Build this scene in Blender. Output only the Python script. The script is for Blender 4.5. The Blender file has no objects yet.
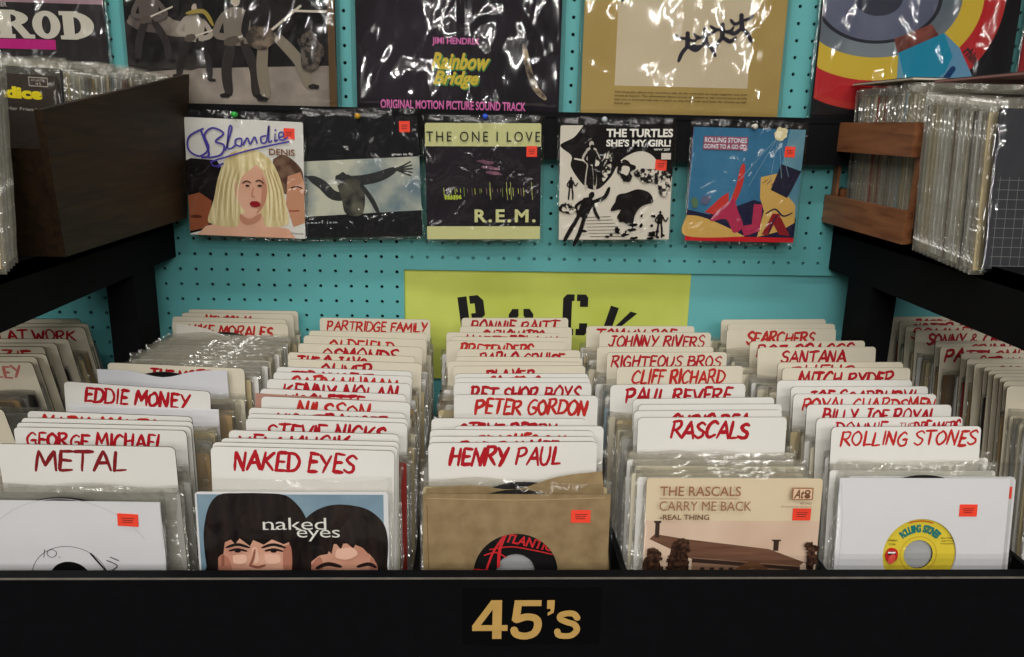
import bpy, math, random
from mathutils import Vector, Matrix, noise
from mathutils.geometry import tessellate_polygon
random.seed(7)
H = 1.35                                   # eye height above the shop floor
F, PITCH, YAW, ROLL, DIST = 795.0, 0.251125, 0.0438146, 0.0228065, 1.314458
PI = math.pi
sc = bpy.context.scene
COL = sc.collection
# ------------------------------------------------------------------ camera frame
_f = Vector((math.sin(YAW)*math.cos(PITCH), math.cos(YAW)*math.cos(PITCH), -math.sin(PITCH)))
_r = Vector((math.cos(YAW), -math.sin(YAW), 0)); _d = _f.cross(_r)
_c, _s = math.cos(ROLL), math.sin(ROLL)
RT = _r*_c - _d*_s; DN = _r*_s + _d*_c; FW = _f
CAM = Vector((0, -DIST, H))
def ray(x, y): return RT*((x-512)/F) + DN*((y-328.5)/F) + FW
def atY(x, y, Y): d = ray(x, y); return CAM + d*((Y+DIST)/d.y)
def atZ(x, y, Z): d = ray(x, y); return CAM + d*((Z)/d.z)          # Z relative to eye height
def atX(x, y, X): d = ray(x, y); return CAM + d*(X/d.x)
cam = bpy.data.objects.new('camera', bpy.data.cameras.new('camera')); COL.objects.link(cam)
m = Matrix((RT, -DN, -FW)).transposed().to_4x4(); m.translation = CAM
cam.matrix_world = m
cam.data.lens = F/1024*36; cam.data.sensor_width = 36; cam.data.clip_start = .01
sc.camera = cam
# ------------------------------------------------------------------ materials
def lin(c): return tuple(((v/255)/12.92 if v/255 <= .04045 else ((v/255+.055)/1.055)**2.4) for v in c)
MATS = {}
def paint(rgb, rough=.55, spec=.35, noise_amt=0.0, scale=40, bump=0.0):
    """a procedural surface; noise_amt mottles the colour, bump roughens it"""
    key = (tuple(rgb), rough, spec, noise_amt, scale, bump)
    if key in MATS: return MATS[key]
    mt = bpy.data.materials.new('surface_%02x%02x%02x' % tuple(int(v) for v in rgb)); mt.use_nodes = True
    nt = mt.node_tree; b = nt.nodes['Principled BSDF']; l = lin(rgb)
    b.inputs['Base Color'].default_value = (*l, 1); b.inputs['Roughness'].default_value = rough
    b.inputs['Specular IOR Level'].default_value = spec
    tc = nt.nodes.new('ShaderNodeTexCoord'); n = nt.nodes.new('ShaderNodeTexNoise')
    n.inputs['Scale'].default_value = scale; n.inputs['Detail'].default_value = 4
    nt.links.new(tc.outputs['Object'], n.inputs['Vector'])
    if noise_amt:
        mx = nt.nodes.new('ShaderNodeMix'); mx.data_type = 'RGBA'
        mx.inputs[6].default_value = (*[max(0, v*(1-noise_amt)) for v in l], 1)
        mx.inputs[7].default_value = (*[min(1, v*(1+noise_amt)) for v in l], 1)
        nt.links.new(n.outputs['Fac'], mx.inputs[0]); nt.links.new(mx.outputs[2], b.inputs['Base Color'])
    if bump:
        bp = nt.nodes.new('ShaderNodeBump'); bp.inputs['Strength'].default_value = bump; bp.inputs['Distance'].default_value = .002
        nt.links.new(n.outputs['Fac'], bp.inputs['Height']); nt.links.new(bp.outputs[0], b.inputs['Normal'])
    MATS[key] = mt
    return mt
def photo(dark, light, scale=30, lo=.4, hi=.6, detail=5, stretch=(1, 1, 1)):
    """printed picture tone: blotches of two inks"""
    key = ('photo', dark, light, scale, lo, hi, stretch)
    if key in MATS: return MATS[key]
    mt = bpy.data.materials.new('printed_picture'); mt.use_nodes = True
    nt = mt.node_tree; b = nt.nodes['Principled BSDF']; b.inputs['Roughness'].default_value = .5; b.inputs['Specular IOR Level'].default_value = .08
    tc = nt.nodes.new('ShaderNodeTexCoord'); mp = nt.nodes.new('ShaderNodeMapping'); mp.inputs['Scale'].default_value = stretch
    n = nt.nodes.new('ShaderNodeTexNoise'); n.inputs['Scale'].default_value = scale; n.inputs['Detail'].default_value = detail
    r = nt.nodes.new('ShaderNodeValToRGB')
    r.color_ramp.elements[0].position = lo; r.color_ramp.elements[0].color = (*lin(dark), 1)
    r.color_ramp.elements[1].position = hi; r.color_ramp.elements[1].color = (*lin(light), 1)
    nt.links.new(tc.outputs['Object'], mp.inputs[0]); nt.links.new(mp.outputs[0], n.inputs['Vector'])
    nt.links.new(n.outputs['Fac'], r.inputs[0]); nt.links.new(r.outputs[0], b.inputs['Base Color'])
    MATS[key] = mt
    return mt
def wood(dark, light, axis=1, scale=9, rough=.5):
    key = ('wood', dark, light, axis, scale)
    if key in MATS: return MATS[key]
    mt = bpy.data.materials.new('wood_grain'); mt.use_nodes = True
    nt = mt.node_tree; b = nt.nodes['Principled BSDF']; b.inputs['Roughness'].default_value = rough
    b.inputs['Specular IOR Level'].default_value = .3
    tc = nt.nodes.new('ShaderNodeTexCoord'); mp = nt.nodes.new('ShaderNodeMapping')
    s = [14, 14, 14]; s[axis] = 1.2; mp.inputs['Scale'].default_value = s
    n = nt.nodes.new('ShaderNodeTexNoise'); n.inputs['Scale'].default_value = scale; n.inputs['Detail'].default_value = 8; n.inputs['Distortion'].default_value = .8
    r = nt.nodes.new('ShaderNodeValToRGB')
    r.color_ramp.elements[0].position = .32; r.color_ramp.elements[0].color = (*lin(dark), 1)
    r.color_ramp.elements[1].position = .66; r.color_ramp.elements[1].color = (*lin(light), 1)
    nt.links.new(tc.outputs['Object'], mp.inputs[0]); nt.links.new(mp.outputs[0], n.inputs['Vector'])
    nt.links.new(n.outputs['Fac'], r.inputs[0]); nt.links.new(r.outputs[0], b.inputs['Base Color'])
    MATS[key] = mt
    return mt
def film(name, haze, hazecol, gloss, rough, bscale, bstr, stretch=(1, 1, 1), bdist=.004):
    """clear polythene: mostly see-through, a little milky, with wrinkled gloss"""
    mt = bpy.data.materials.new(name); mt.use_nodes = True
    nt = mt.node_tree; nt.nodes.clear()
    out = nt.nodes.new('ShaderNodeOutputMaterial')
    tr = nt.nodes.new('ShaderNodeBsdfTransparent'); tr.inputs[0].default_value = (.97, .97, .96, 1)
    df = nt.nodes.new('ShaderNodeBsdfDiffuse'); df.inputs[0].default_value = (*lin(hazecol), 1)
    tl = nt.nodes.new('ShaderNodeBsdfTranslucent'); tl.inputs[0].default_value = (*lin(hazecol), 1)
    md = nt.nodes.new('ShaderNodeMixShader'); md.inputs[0].default_value = .4
    nt.links.new(df.outputs[0], md.inputs[1]); nt.links.new(tl.outputs[0], md.inputs[2])
    m1 = nt.nodes.new('ShaderNodeMixShader'); m1.inputs[0].default_value = haze
    nt.links.new(tr.outputs[0], m1.inputs[1]); nt.links.new(md.outputs[0], m1.inputs[2])
    gl = nt.nodes.new('ShaderNodeBsdfGlossy'); gl.inputs[0].default_value = (1, 1, 1, 1); gl.inputs['Roughness'].default_value = rough
    tc = nt.nodes.new('ShaderNodeTexCoord'); mp = nt.nodes.new('ShaderNodeMapping'); mp.inputs['Scale'].default_value = stretch
    n = nt.nodes.new('ShaderNodeTexNoise'); n.inputs['Scale'].default_value = bscale; n.inputs['Detail'].default_value = 2.0; n.inputs['Distortion'].default_value = 1.2
    bp = nt.nodes.new('ShaderNodeBump'); bp.inputs['Strength'].default_value = bstr; bp.inputs['Distance'].default_value = bdist
    nt.links.new(tc.outputs['Object'], mp.inputs[0]); nt.links.new(mp.outputs[0], n.inputs['Vector'])
    nt.links.new(n.outputs['Fac'], bp.inputs['Height']); nt.links.new(bp.outputs[0], gl.inputs['Normal'])
    lw = nt.nodes.new('ShaderNodeLayerWeight'); lw.inputs[0].default_value = .35
    mr = nt.nodes.new('ShaderNodeMapRange'); mr.inputs[3].default_value = gloss; mr.inputs[4].default_value = min(1, gloss*5)
    nt.links.new(lw.outputs['Fresnel'], mr.inputs[0])
    m2 = nt.nodes.new('ShaderNodeMixShader'); nt.links.new(mr.outputs[0], m2.inputs[0])
    nt.links.new(m1.outputs[0], m2.inputs[1]); nt.links.new(gl.outputs[0], m2.inputs[2])
    nt.links.new(m2.outputs[0], out.inputs[0])
    return mt
FILM = film('polythene_bag', .17, (205, 200, 185), .085, .13, 26, .8, (1, 1, 1.8), .012)
FILM_CLEAR = film('clear_album_bag', .006, (200, 200, 205), .055, .07, 5, .8, (1.9, 1, .7), .03)
FILM_SMALL = film('clear_single_bag', .004, (200, 200, 200), .024, .12, 16, .8, (1.4, 1, 1), .012)
BLACK = paint((13, 13, 15), .6, .1, .25, 60, .25)
BLACK_SOFT = paint((17, 17, 19), .8, .08, .2, 80, .2)
CARD = paint((224, 222, 216), .5, .3, .03, 25)
CARD_LIFT = paint((232, 223, 200), .6, .25, .05, 25)  # cards under the side shelves: colour raised to offset the shelf's shade
CARD_DIM = paint((218, 210, 190), .6, .25, .05, 25)  # same card further back, the dimmer light there mixed into its colour
CARD_EDGE = paint((66, 50, 34), .8, .1, .3, 90)
CARD_EDGE2 = paint((96, 78, 54), .8, .1, .3, 90)
RED = paint((172, 20, 34), .4, .3, .18, 120)
RED2 = paint((186, 40, 36), .4, .3, .25, 120)
STICK = paint((255, 72, 48), .5, .3)
WHITE = paint((224, 224, 228), .55, .3, .02)
INK = paint((20, 18, 20), .5, .3)
TEAL = paint((98, 176, 178), .55, .35, .05, 6)
# ------------------------------------------------------------------ mesh builder
class MB:
    def __init__(s): s.v = []; s.f = []; s.fm = []; s.mats = []; s.smooth = set()
    def mi(s, mat):
        if mat not in s.mats: s.mats.append(mat)
        return s.mats.index(mat)
    def quad(s, pts, mat, smooth=False):
        b = len(s.v); s.v += [tuple(p) for p in pts]; s.f.append(tuple(range(b, b+len(pts)))); s.fm.append(s.mi(mat))
    def box(s, lo, hi, mat, M=None, tw=None):
        (x0, y0, z0), (x1, y1, z1) = lo, hi
        P = [Vector(p) for p in ((x0,y0,z0),(x1,y0,z0),(x1,y1,z0),(x0,y1,z0),(x0,y0,z1),(x1,y0,z1),(x1,y1,z1),(x0,y1,z1))]
        if M: P = [M @ p for p in P]
        b = len(s.v); s.v += [tuple(p) for p in P]
        for f in ((0,3,2,1),(4,5,6,7),(0,1,5,4),(1,2,6,5),(2,3,7,6),(3,0,4,7)):
            s.f.append(tuple(b+i for i in f)); s.fm.append(s.mi(mat))
    def prism(s, pts, y0, y1, mat, edge=None):
        """2-D outline in (x, z), given depth y0 (front) .. y1 (back)"""
        n = len(pts); b = len(s.v)
        s.v += [(p[0], y0, p[1]) for p in pts] + [(p[0], y1, p[1]) for p in pts]
        e = s.mi(edge or mat); k = s.mi(mat)
        tri = tessellate_polygon([[Vector((p[0], p[1], 0)) for p in pts]])
        for t in tri:
            a, c, d = t
            ar = (pts[c][0]-pts[a][0])*(pts[d][1]-pts[a][1])-(pts[d][0]-pts[a][0])*(pts[c][1]-pts[a][1])
            if ar < 0: c, d = d, c
            s.f.append((b+a, b+c, b+d)); s.fm.append(k)
            s.f.append((b+n+a, b+n+d, b+n+c)); s.fm.append(k)
        ar = sum(pts[i][0]*pts[(i+1) % n][1]-pts[(i+1) % n][0]*pts[i][1] for i in range(n))
        for i in range(n):
            j = (i+1) % n
            q = (b+j, b+i, b+n+i, b+n+j)
            if ar < 0: q = q[::-1]
            s.f.append(q); s.fm.append(e)
    def flat(s, pts, y, mat):
        n = len(pts); b = len(s.v); s.v += [(p[0], y, p[1]) for p in pts]; k = s.mi(mat)
        for a, c, d in tessellate_polygon([[Vector((p[0], p[1], 0)) for p in pts]]):
            ar = (pts[c][0]-pts[a][0])*(pts[d][1]-pts[a][1])-(pts[d][0]-pts[a][0])*(pts[c][1]-pts[a][1])
            if ar < 0: c, d = d, c
            s.f.append((b+a, b+c, b+d)); s.fm.append(k)
    def tris(s, vs, fs, y, mat):
        b = len(s.v); k = s.mi(mat); s.v += [(p[0], y, p[1]) for p in vs]
        for f in fs: s.f.append(tuple(b+i for i in f)); s.fm.append(k)
    def mesh(s, name, smooth=False):
        me = bpy.data.meshes.new(name); me.from_pydata(s.v, [], s.f)
        for mt in s.mats: me.materials.append(mt)
        me.polygons.foreach_set('material_index', s.fm)
        if smooth: me.polygons.foreach_set('use_smooth', [True]*len(s.f))
        me.update(); return me
    def build(s, name, parent=None, loc=None, smooth=False):
        o = bpy.data.objects.new(name, s.mesh(name, smooth)); COL.objects.link(o)
        if parent: o.parent = parent
        if loc is not None: o.location = loc
        return o
def link(name, me, parent=None):
    o = bpy.data.objects.new(name, me); COL.objects.link(o); o.parent = parent; return o
def tag(o, label=None, cat=None, group=None, kind=None):
    if label: o['label'] = label
    if cat: o['category'] = cat
    if group: o['group'] = group
    if kind: o['kind'] = kind
    return o
def empty(name, loc, rot=(0, 0, 0)):
    o = bpy.data.objects.new(name, None); COL.objects.link(o); o.location = loc; o.rotation_euler = rot; o.empty_display_size = .02
    return o
# ------------------------------------------------------------------ 2-D shapes
def circ(cx, cy, rx, ry=None, n=28, rot=0, a0=0, a1=2*PI, wob=0, sd=0):
    ry = rx if ry is None else ry; out = []
    full = abs(a1-a0-2*PI) < 1e-6
    for i in range(n if full else n+1):
        a = a0+(a1-a0)*i/n
        k = 1+wob*noise.noise(Vector((math.cos(a)*1.7+sd, math.sin(a)*1.7, sd*.37)))
        x, y = math.cos(a)*rx*k, math.sin(a)*ry*k
        out.append((cx+x*math.cos(rot)-y*math.sin(rot), cy+x*math.sin(rot)+y*math.cos(rot)))
    return out
def rect(x0, y0, x1, y1): return [(x0, y0), (x1, y0), (x1, y1), (x0, y1)]
def ribbon(mb, pts, w, y, mat, taper=0, jit=0):
    """one brush stroke along pts as one strip"""
    n = len(pts)
    if n < 2: return
    L, R = [], []
    for i in range(n):
        a = pts[max(0, i-1)]; c = pts[min(n-1, i+1)]
        dx, dy = c[0]-a[0], c[1]-a[1]; l = math.hypot(dx, dy) or 1e-9
        nx, ny = -dy/l, dx/l
        t = i/(n-1); k = w*.5*(1-taper*abs(2*t-1)**3)*(1+random.uniform(-jit, jit))
        L.append((pts[i][0]+nx*k, pts[i][1]+ny*k)); R.append((pts[i][0]-nx*k, pts[i][1]-ny*k))
    b = len(mb.v); k = mb.mi(mat)
    mb.v += [(p[0], y, p[1]) for p in L] + [(p[0], y, p[1]) for p in R]
    for i in range(n-1):
        mb.f.append((b+n+i, b+n+i+1, b+i+1, b+i)); mb.fm.append(k)
    for e, q in ((0, 1), (n-1, -1)):       # round ends
        c = pts[e]; rr = math.hypot(L[e][0]-c[0], L[e][1]-c[1])*.98
        mb.flat(circ(c[0], c[1], rr, n=8), y-.00001, mat)
def crv(pts, k=6):
    out = []; n = len(pts)
    if n < 3: return list(pts)
    for i in range(n-1):
        p0, p1, p2, p3 = pts[max(0, i-1)], pts[i], pts[i+1], pts[min(n-1, i+2)]
        for j in range(k):
            t = j/k
            out.append(tuple(.5*((2*p1[q])+(-p0[q]+p2[q])*t+(2*p0[q]-5*p1[q]+4*p2[q]-p3[q])*t*t+(-p0[q]+3*p1[q]-3*p2[q]+p3[q])*t**3) for q in (0, 1)))
    out.append(pts[-1]); return out
# marker-pen capitals: 's' smooth stroke, 'l' straight stroke
PEN = {
'A': ['l(0,0)(.4,1)', 'l(.4,1)(.78,0)', 'l(.16,.36)(.66,.38)'],
'B': ['l(.05,0)(.08,1)', 's(.0,.98)(.5,.95)(.5,.62)(.12,.52)', 's(.12,.52)(.66,.46)(.58,.06)(.02,.0)'],
'C': ['s(.68,.84)(.45,1)(.12,.72)(.05,.3)(.3,0)(.66,.14)'],
'D': ['l(.08,0)(.1,1)', 's(-.02,1)(.45,.95)(.72,.55)(.55,.12)(.0,.0)'],
'E': ['l(.08,0)(.1,1)', 'l(.08,1)(.6,.98)', 'l(.08,.52)(.5,.52)', 'l(.06,.02)(.6,.02)'],
'F': ['l(.08,0)(.1,1)', 'l(.08,1)(.6,.98)', 'l(.08,.54)(.5,.54)'],
'G': ['s(.66,.86)(.42,1)(.1,.7)(.06,.28)(.32,0)(.66,.12)(.66,.42)', 'l(.38,.44)(.74,.44)'],
'H': ['l(.06,0)(.1,1)', 'l(.6,0)(.66,1)', 'l(.06,.48)(.64,.54)'],
'I': ['l(.12,0)(.14,1)'],
'J': ['s(.5,1)(.48,.3)(.3,.0)(.02,.18)', 'l(.22,1)(.72,1)'],
'K': ['l(.06,0)(.1,1)', 'l(.66,1)(.1,.46)', 'l(.22,.56)(.74,0)'],
'L': ['l(.1,1)(.06,0)', 'l(.04,.02)(.58,.04)'],
'M': ['l(0,0)(.12,1)', 'l(.12,1)(.42,.3)', 'l(.42,.3)(.76,1)', 'l(.76,1)(.88,0)'],
'N': ['l(.04,0)(.1,1)', 'l(.1,1)(.6,0)', 'l(.6,0)(.68,1)'],
'O': ['s(.4,1)(.1,.8)(.04,.35)(.3,0)(.62,.2)(.68,.66)(.4,1)(.3,.98)'],
'P': ['l(.05,0)(.1,1)', 's(.02,.97)(.5,1)(.62,.74)(.42,.5)(.1,.46)'],
'Q': ['s(.4,1)(.1,.8)(.04,.35)(.3,0)(.62,.2)(.68,.66)(.4,1)(.3,.98)', 'l(.4,.28)(.76,-.08)'],
'R': ['l(.05,0)(.1,1)', 's(.02,.97)(.5,1)(.62,.76)(.42,.54)(.1,.48)', 'l(.28,.5)(.74,0)'],
'S': ['s(.62,.86)(.4,1)(.1,.8)(.26,.54)(.54,.4)(.52,.12)(.26,.0)(.0,.14)'],
'T': ['l(.36,0)(.38,1)', 'l(0,.98)(.78,1)'],
'U': ['s(.06,1)(.06,.4)(.2,.02)(.5,.06)(.62,.5)(.64,1)'],
'V': ['l(.04,1)(.36,0)', 'l(.36,0)(.72,1)'],
'W': ['l(0,1)(.2,0)', 'l(.2,0)(.44,.7)', 'l(.44,.7)(.64,0)', 'l(.64,0)(.9,1)'],
'X': ['l(.04,1)(.66,0)', 'l(.66,1)(.02,0)'],
'Y': ['l(.04,1)(.36,.48)', 'l(.7,1)(.24,0)'],
'Z': ['l(.06,1)(.66,.98)', 'l(.66,.98)(.02,.04)', 'l(.02,.03)(.7,.04)'],
'&': ['s(.6,.1)(.2,.7)(.36,.98)(.48,.76)(.1,.36)(.16,.04)(.44,.02)(.66,.4)'],
'!': ['l(.16,1)(.12,.3)', 'l(.1,.06)(.11,.01)'], '.': ['l(.08,.04)(.1,.0)'], "'": ['l(.12,1)(.08,.8)'], '/': ['l(.0,-.05)(.5,1.05)'],
}
import re
PEN = {k: [(t[0], [tuple(float(q) for q in m_.split(',')) for m_ in re.findall(r'\(([^)]*)\)', t)]) for t in v] for k, v in PEN.items()}
PENW = {'I': .3, 'M': .98, 'W': 1.0, '!': .35, '.': .25, "'": .25, 'E': .7, 'L': .68, 'F': .68, 'S': .74}
def pen_width(txt): return sum(.45 if ch == ' ' else PENW.get(ch, .84) for ch in txt)-.1
def pen(mb, txt, x0, x1, zb, h, y, mat, sw=.11, slant=.14, wild=.035):
    """marker handwriting between x0 and x1, baseline zb, cap height h"""
    k = (x1-x0)/pen_width(txt); cx = x0
    for ch in txt:
        if ch == ' ': cx += .45*k; continue
        hh = h*random.uniform(.92, 1.08); dz = random.uniform(-.05, .05)*h; sl = slant+random.uniform(-.05, .05)
        for kind, pts in PEN.get(ch, []):
            q = [(p[0]+random.uniform(-wild, wild), p[1]+random.uniform(-wild, wild)) for p in pts]
            if kind == 's': q = crv(q)
            else:
                a, b = q[0], q[-1]
                q = [(a[0]+(b[0]-a[0])*t/4+random.uniform(-.008, .008), a[1]+(b[1]-a[1])*t/4+random.uniform(-.008, .008)) for t in range(5)]
            w = h*sw*random.uniform(.8, 1.35)
            ribbon(mb, [(cx+(p[0]*k)+sl*p[1]*hh, zb+dz+p[1]*hh) for p in q], w, y-random.uniform(0, .00005), mat, .25, .12)
        cx += PENW.get(ch, .84)*k
_tc = {}
def type_mesh(txt, bold, shear=0, spacing=1.0):
    key = (txt, bold, shear, spacing)
    if key in _tc: return _tc[key]
    cu = bpy.data.curves.new('type', 'FONT'); cu.body = txt; cu.size = 1; cu.offset = bold; cu.shear = shear; cu.space_character = spacing
    cu.resolution_u = 3
    o = bpy.data.objects.new('type', cu); COL.objects.link(o); bpy.context.view_layer.update()
    me = bpy.data.meshes.new_from_object(o.evaluated_get(bpy.context.evaluated_depsgraph_get()))
    vs = [(v.co.x, v.co.y) for v in me.vertices]; fs = [tuple(p.vertices) for p in me.polygons]
    bpy.data.objects.remove(o); bpy.data.curves.remove(cu); bpy.data.meshes.remove(me)
    xs = [v[0] for v in vs]; ys = [v[1] for v in vs]
    _tc[key] = (vs, fs, min(xs), max(xs), min(ys), max(ys))
    return _tc[key]
def typ(mb, txt, x0, x1, z0, z1, y, mat, bold=.0, shear=0, spacing=1.0, rot=0):
    """printed type stretched to the box x0..x1, z0..z1"""
    vs, fs, ax, bx, ay, by = type_mesh(txt, bold, shear, spacing)
    out = []
    cx, cz = (x0+x1)/2, (z0+z1)/2
    for v in vs:
        X = x0+(v[0]-ax)/(bx-ax)*(x1-x0)-cx; Z = z0+(v[1]-ay)/(by-ay)*(z1-z0)-cz
        out.append((cx+X*math.cos(rot)-Z*math.sin(rot), cz+X*math.sin(rot)+Z*math.cos(rot)))
    f2 = []
    for f in fs:
        ar = sum(out[f[i]][0]*out[f[(i+1) % len(f)]][1]-out[f[(i+1) % len(f)]][0]*out[f[i]][1] for i in range(len(f)))
        f2.append(f if ar > 0 else f[::-1])
    mb.tris(out, f2, y, mat)
# ------------------------------------------------------------------ sleeves, bags, discs
def rrect(w, h, r, n=4, zt=0):
    """outline: top edge at z=zt, hanging down h, rounded top corners"""
    x = w/2; out = [(-x, zt-h), (x, zt-h)]
    out += [(x-r+r*math.cos(a*PI/2/n), zt-r+r*math.sin(a*PI/2/n)) for a in range(n+1)]
    out += [(-x+r-r*math.sin(a*PI/2/n), zt-r+r*math.cos(a*PI/2/n)) for a in range(n+1)]
    return out
def bag_mesh(w, h, sd, nx=10, nz=8, depth=.0045, amp=.0012, flap=.004, mat=None, freq=22, crease=False):
    """open-topped polythene bag, top edge at z=0"""
    mb = MB(); mat = mat or FILM; idx = {}
    for side in (0, 1):
        for i in range(nx+1):
            for j in range(nz+1):
                u, v = i/nx, j/nz
                x = (u-.5)*w; z = -v*h
                e = min(1, min(u, 1-u)*40)*(min(1, (1-v)*30))
                zt = noise.noise(Vector((u*3.1+sd*7.7, sd, side*2.3)))*flap*max(0, 1-v*6)
                nn = noise.noise(Vector((x*freq+sd*3.3, z*freq, side*5+sd)))+.5*noise.noise(Vector((x*freq*2.5+sd, z*freq*2.5, side*5-sd)))
                if crease and side == 0: nn = max(-.3, .6*nn)+1.6*max(0, .16-abs(noise.noise(Vector((x*9+z*5+sd, z*4-x*3, sd*2.1)))))+1.3*max(0, .12-abs(noise.noise(Vector((x*16-z*7+sd*3, z*6+x*3, sd)))))
                y = (-1 if side == 0 else 1)*(depth*.5*e + max(-.3, nn)*amp*e*(1 if side == 0 else .3))
                if v == 0: y *= .55
                x += noise.noise(Vector((z*30, sd*1.7, u*4)))*.0015*(1 if u in (0, 1) else 0)
                idx[(side, i, j)] = len(mb.v); mb.v.append((x, y, z+zt))
    k = mb.mi(mat)
    for i in range(nx):
        for j in range(nz):
            a, b, c, d = idx[(0, i, j)], idx[(0, i+1, j)], idx[(0, i+1, j+1)], idx[(0, i, j+1)]
            mb.f.append((d, c, b, a)); mb.fm.append(k)
            a, b, c, d = idx[(1, i, j)], idx[(1, i+1, j)], idx[(1, i+1, j+1)], idx[(1, i, j+1)]
            mb.f.append((a, b, c, d)); mb.fm.append(k)
    for j in range(nz):
        for i in (0, nx):
            q = (idx[(0, i, j)], idx[(0, i, j+1)], idx[(1, i, j+1)], idx[(1, i, j)])
            mb.f.append(q if i == 0 else q[::-1]); mb.fm.append(k)
    return mb.mesh('polythene_bag', True)
S7 = .181                                   # seven-inch sleeve
def sleeve_mb(w=S7, h=S7, col=(232, 228, 215), r=.003, th=.0016, edge=None, zt=0, curl=0):
    mb = MB()
    face = col if not isinstance(col, tuple) else paint(col, .6, .1, .04, 20)
    mb.prism(rrect(w, h, r, zt=zt), -th/2, th/2, face, edge)
    return mb
def sticker(parent, x, z, w=.019, h=.013, yf=-.0016, rot=0):
    mb = MB(); M = Matrix.Rotation(rot, 4, 'Y')
    mb.box((-w/2, 0, -h/2), (w/2, .0003, h/2), STICK)
    for k in range(3):
        mb.flat(rect(-w*.3+k*w*.02, h*(.12-.16*k), w*(.32-.05*k), h*(.12-.16*k)+h*.05), -.0001, INK)
    o = mb.build('price_sticker', parent, (x, yf, z)); o.rotation_euler.y = rot
    o['label'] = 'orange price sticker'
    return o
# ================================================================== SETTING
def wallstruct(o, label): return tag(o, label, 'wall', kind='structure')
SP = .0254
mb = MB()
PX0, PX1 = -1.05, 1.15
XS = -.125                                  # left of here the perforated sheet runs on down
def hole_sheet(mb, x0, x1, z0, z1, y, mat):
    i0 = math.floor((x0/SP)-.12); i1 = math.ceil(x1/SP)
    X0 = x0
    # cells centred on holes, trimmed at the sheet's borders
    ks = [k for k in range(i0-1, i1+2) if x0+.004 < (k+.62)*SP < x1-.004]
    js = [j for j in range(-40, 40) if z0+.004 < (j+.45)*SP < z1-.004]
    xe = [x0]+[(k+1.12)*SP for k in ks[:-1]]+[x1]; ze = [z0]+[(j+.95)*SP for j in js[:-1]]+[z1]
    r = .0028; n = 12; kf = mb.mi(mat)
    for a, k in enumerate(ks):
        for b_, j in enumerate(js):
            cx, cz = (k+.62)*SP, (j+.45)*SP
            lo, hi, zl, zh = xe[a], xe[a+1], ze[b_], ze[b_+1]
            b = len(mb.v); ring = []; outer = []
            for q in range(n):
                t = 2*PI*q/n+PI/12*0
                c_, s_ = math.cos(t), math.sin(t)
                ring.append((cx+r*c_, cz+r*s_))
                m_ = 1/max(abs(c_), abs(s_)); ux, uz = c_*m_, s_*m_
                outer.append((cx+ux*((hi-cx) if ux > 0 else (cx-lo)), cz+uz*((zh-cz) if uz > 0 else (cz-zl))))
            mb.v += [(p[0], y, p[1]+H) for p in ring]+[(p[0], y, p[1]+H) for p in outer]+[(p[0], y+.005, p[1]+H) for p in ring]
            for q in range(n):
                w_ = (q+1) % n
                mb.f.append((b+q, b+n+q, b+n+w_, b+w_)); mb.fm.append(kf)
                mb.f.append((b+q, b+w_, b+2*n+w_, b+2*n+q)); mb.fm.append(kf)
            # square corners left over by the radial split
            for sx, sz, q in ((hi, zh, (1, 2)), (lo, zh, (4, 5)), (lo, zl, (7, 8)), (hi, zl, (10, 11))):
                b2 = len(mb.v); mb.v.append((sx, y, sz+H))
                mb.f.append((b+n+q[0], b2, b+n+q[1])); mb.fm.append(kf)
hole_sheet(mb, PX0, PX1, -.238, .62, 0, TEAL)
hole_sheet(mb, PX0, XS, -.55, -.238, 0, TEAL)
mb.box((XS, .0005, H-.2385), (PX1, .006, H-.232), TEAL)          # lower lip of the upper sheet
mb.box((XS-.004, .0005, H-.55), (XS, .006, H-.238), TEAL)
w = mb.build('wall_back'); wallstruct(w, 'teal painted pegboard wall with rows of small holes behind the records')
mb = MB(); mb.box((-2.5, .016, 0), (2.6, .10, 2.9), paint((34, 46, 46), .8, .1, .2, 30))
mb.box((XS-.004, .0085, H-.60), (PX1, .0155, H-.18), paint((108, 186, 190), .5, .35, .04, 5))
wallstruct(mb.build('wall_back_panel'), 'plain teal panel set behind the lower edge of the pegboard')
mb = MB(); mb.box((-2.5, -7.5, -.05), (2.6, .1, 0), paint((92, 88, 84), .6, .3, .15, 8)); tag(mb.build('floor'), 'grey shop floor under the record bin', 'floor', kind='structure')
mb = MB(); mb.box((-2.5, -7.5, 2.9), (2.6, .1, 2.95), paint((150, 148, 144), .9, .1, .05, 12)); tag(mb.build('ceiling'), 'off white ceiling with fluorescent lamps', 'ceiling', kind='structure')
for nm, x0, x1 in (('wall_left', -2.6, -2.5), ('wall_right', 2.6, 2.7)):
    mb = MB(); mb.box((x0, -7.5, 0), (x1, .1, 2.9), paint((52, 54, 54), .8, .2, .1, 4)); wallstruct(mb.build(nm), 'plain shop side wall')
mb = MB(); mb.box((-2.5, -7.6, 0), (2.6, -7.5, 2.9), paint((38, 37, 36), .8, .2, .1, 4)); wallstruct(mb.build('wall_front'), 'plain wall behind the shopper')
# ledge rail the albums stand on
mb = MB(); RZ0, RZ1 = -.052, .0165
mb.box((-.95, -.036, H+RZ0), (1.12, -.0005, H+RZ1), BLACK)
mb.box((-.95, -.038, H+RZ1-.004), (1.12, -.036, H+RZ1+.004), BLACK)
tag(mb.build('trim_1'), 'black wooden ledge rail across the pegboard carrying the albums', 'ledge', kind='structure')
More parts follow.
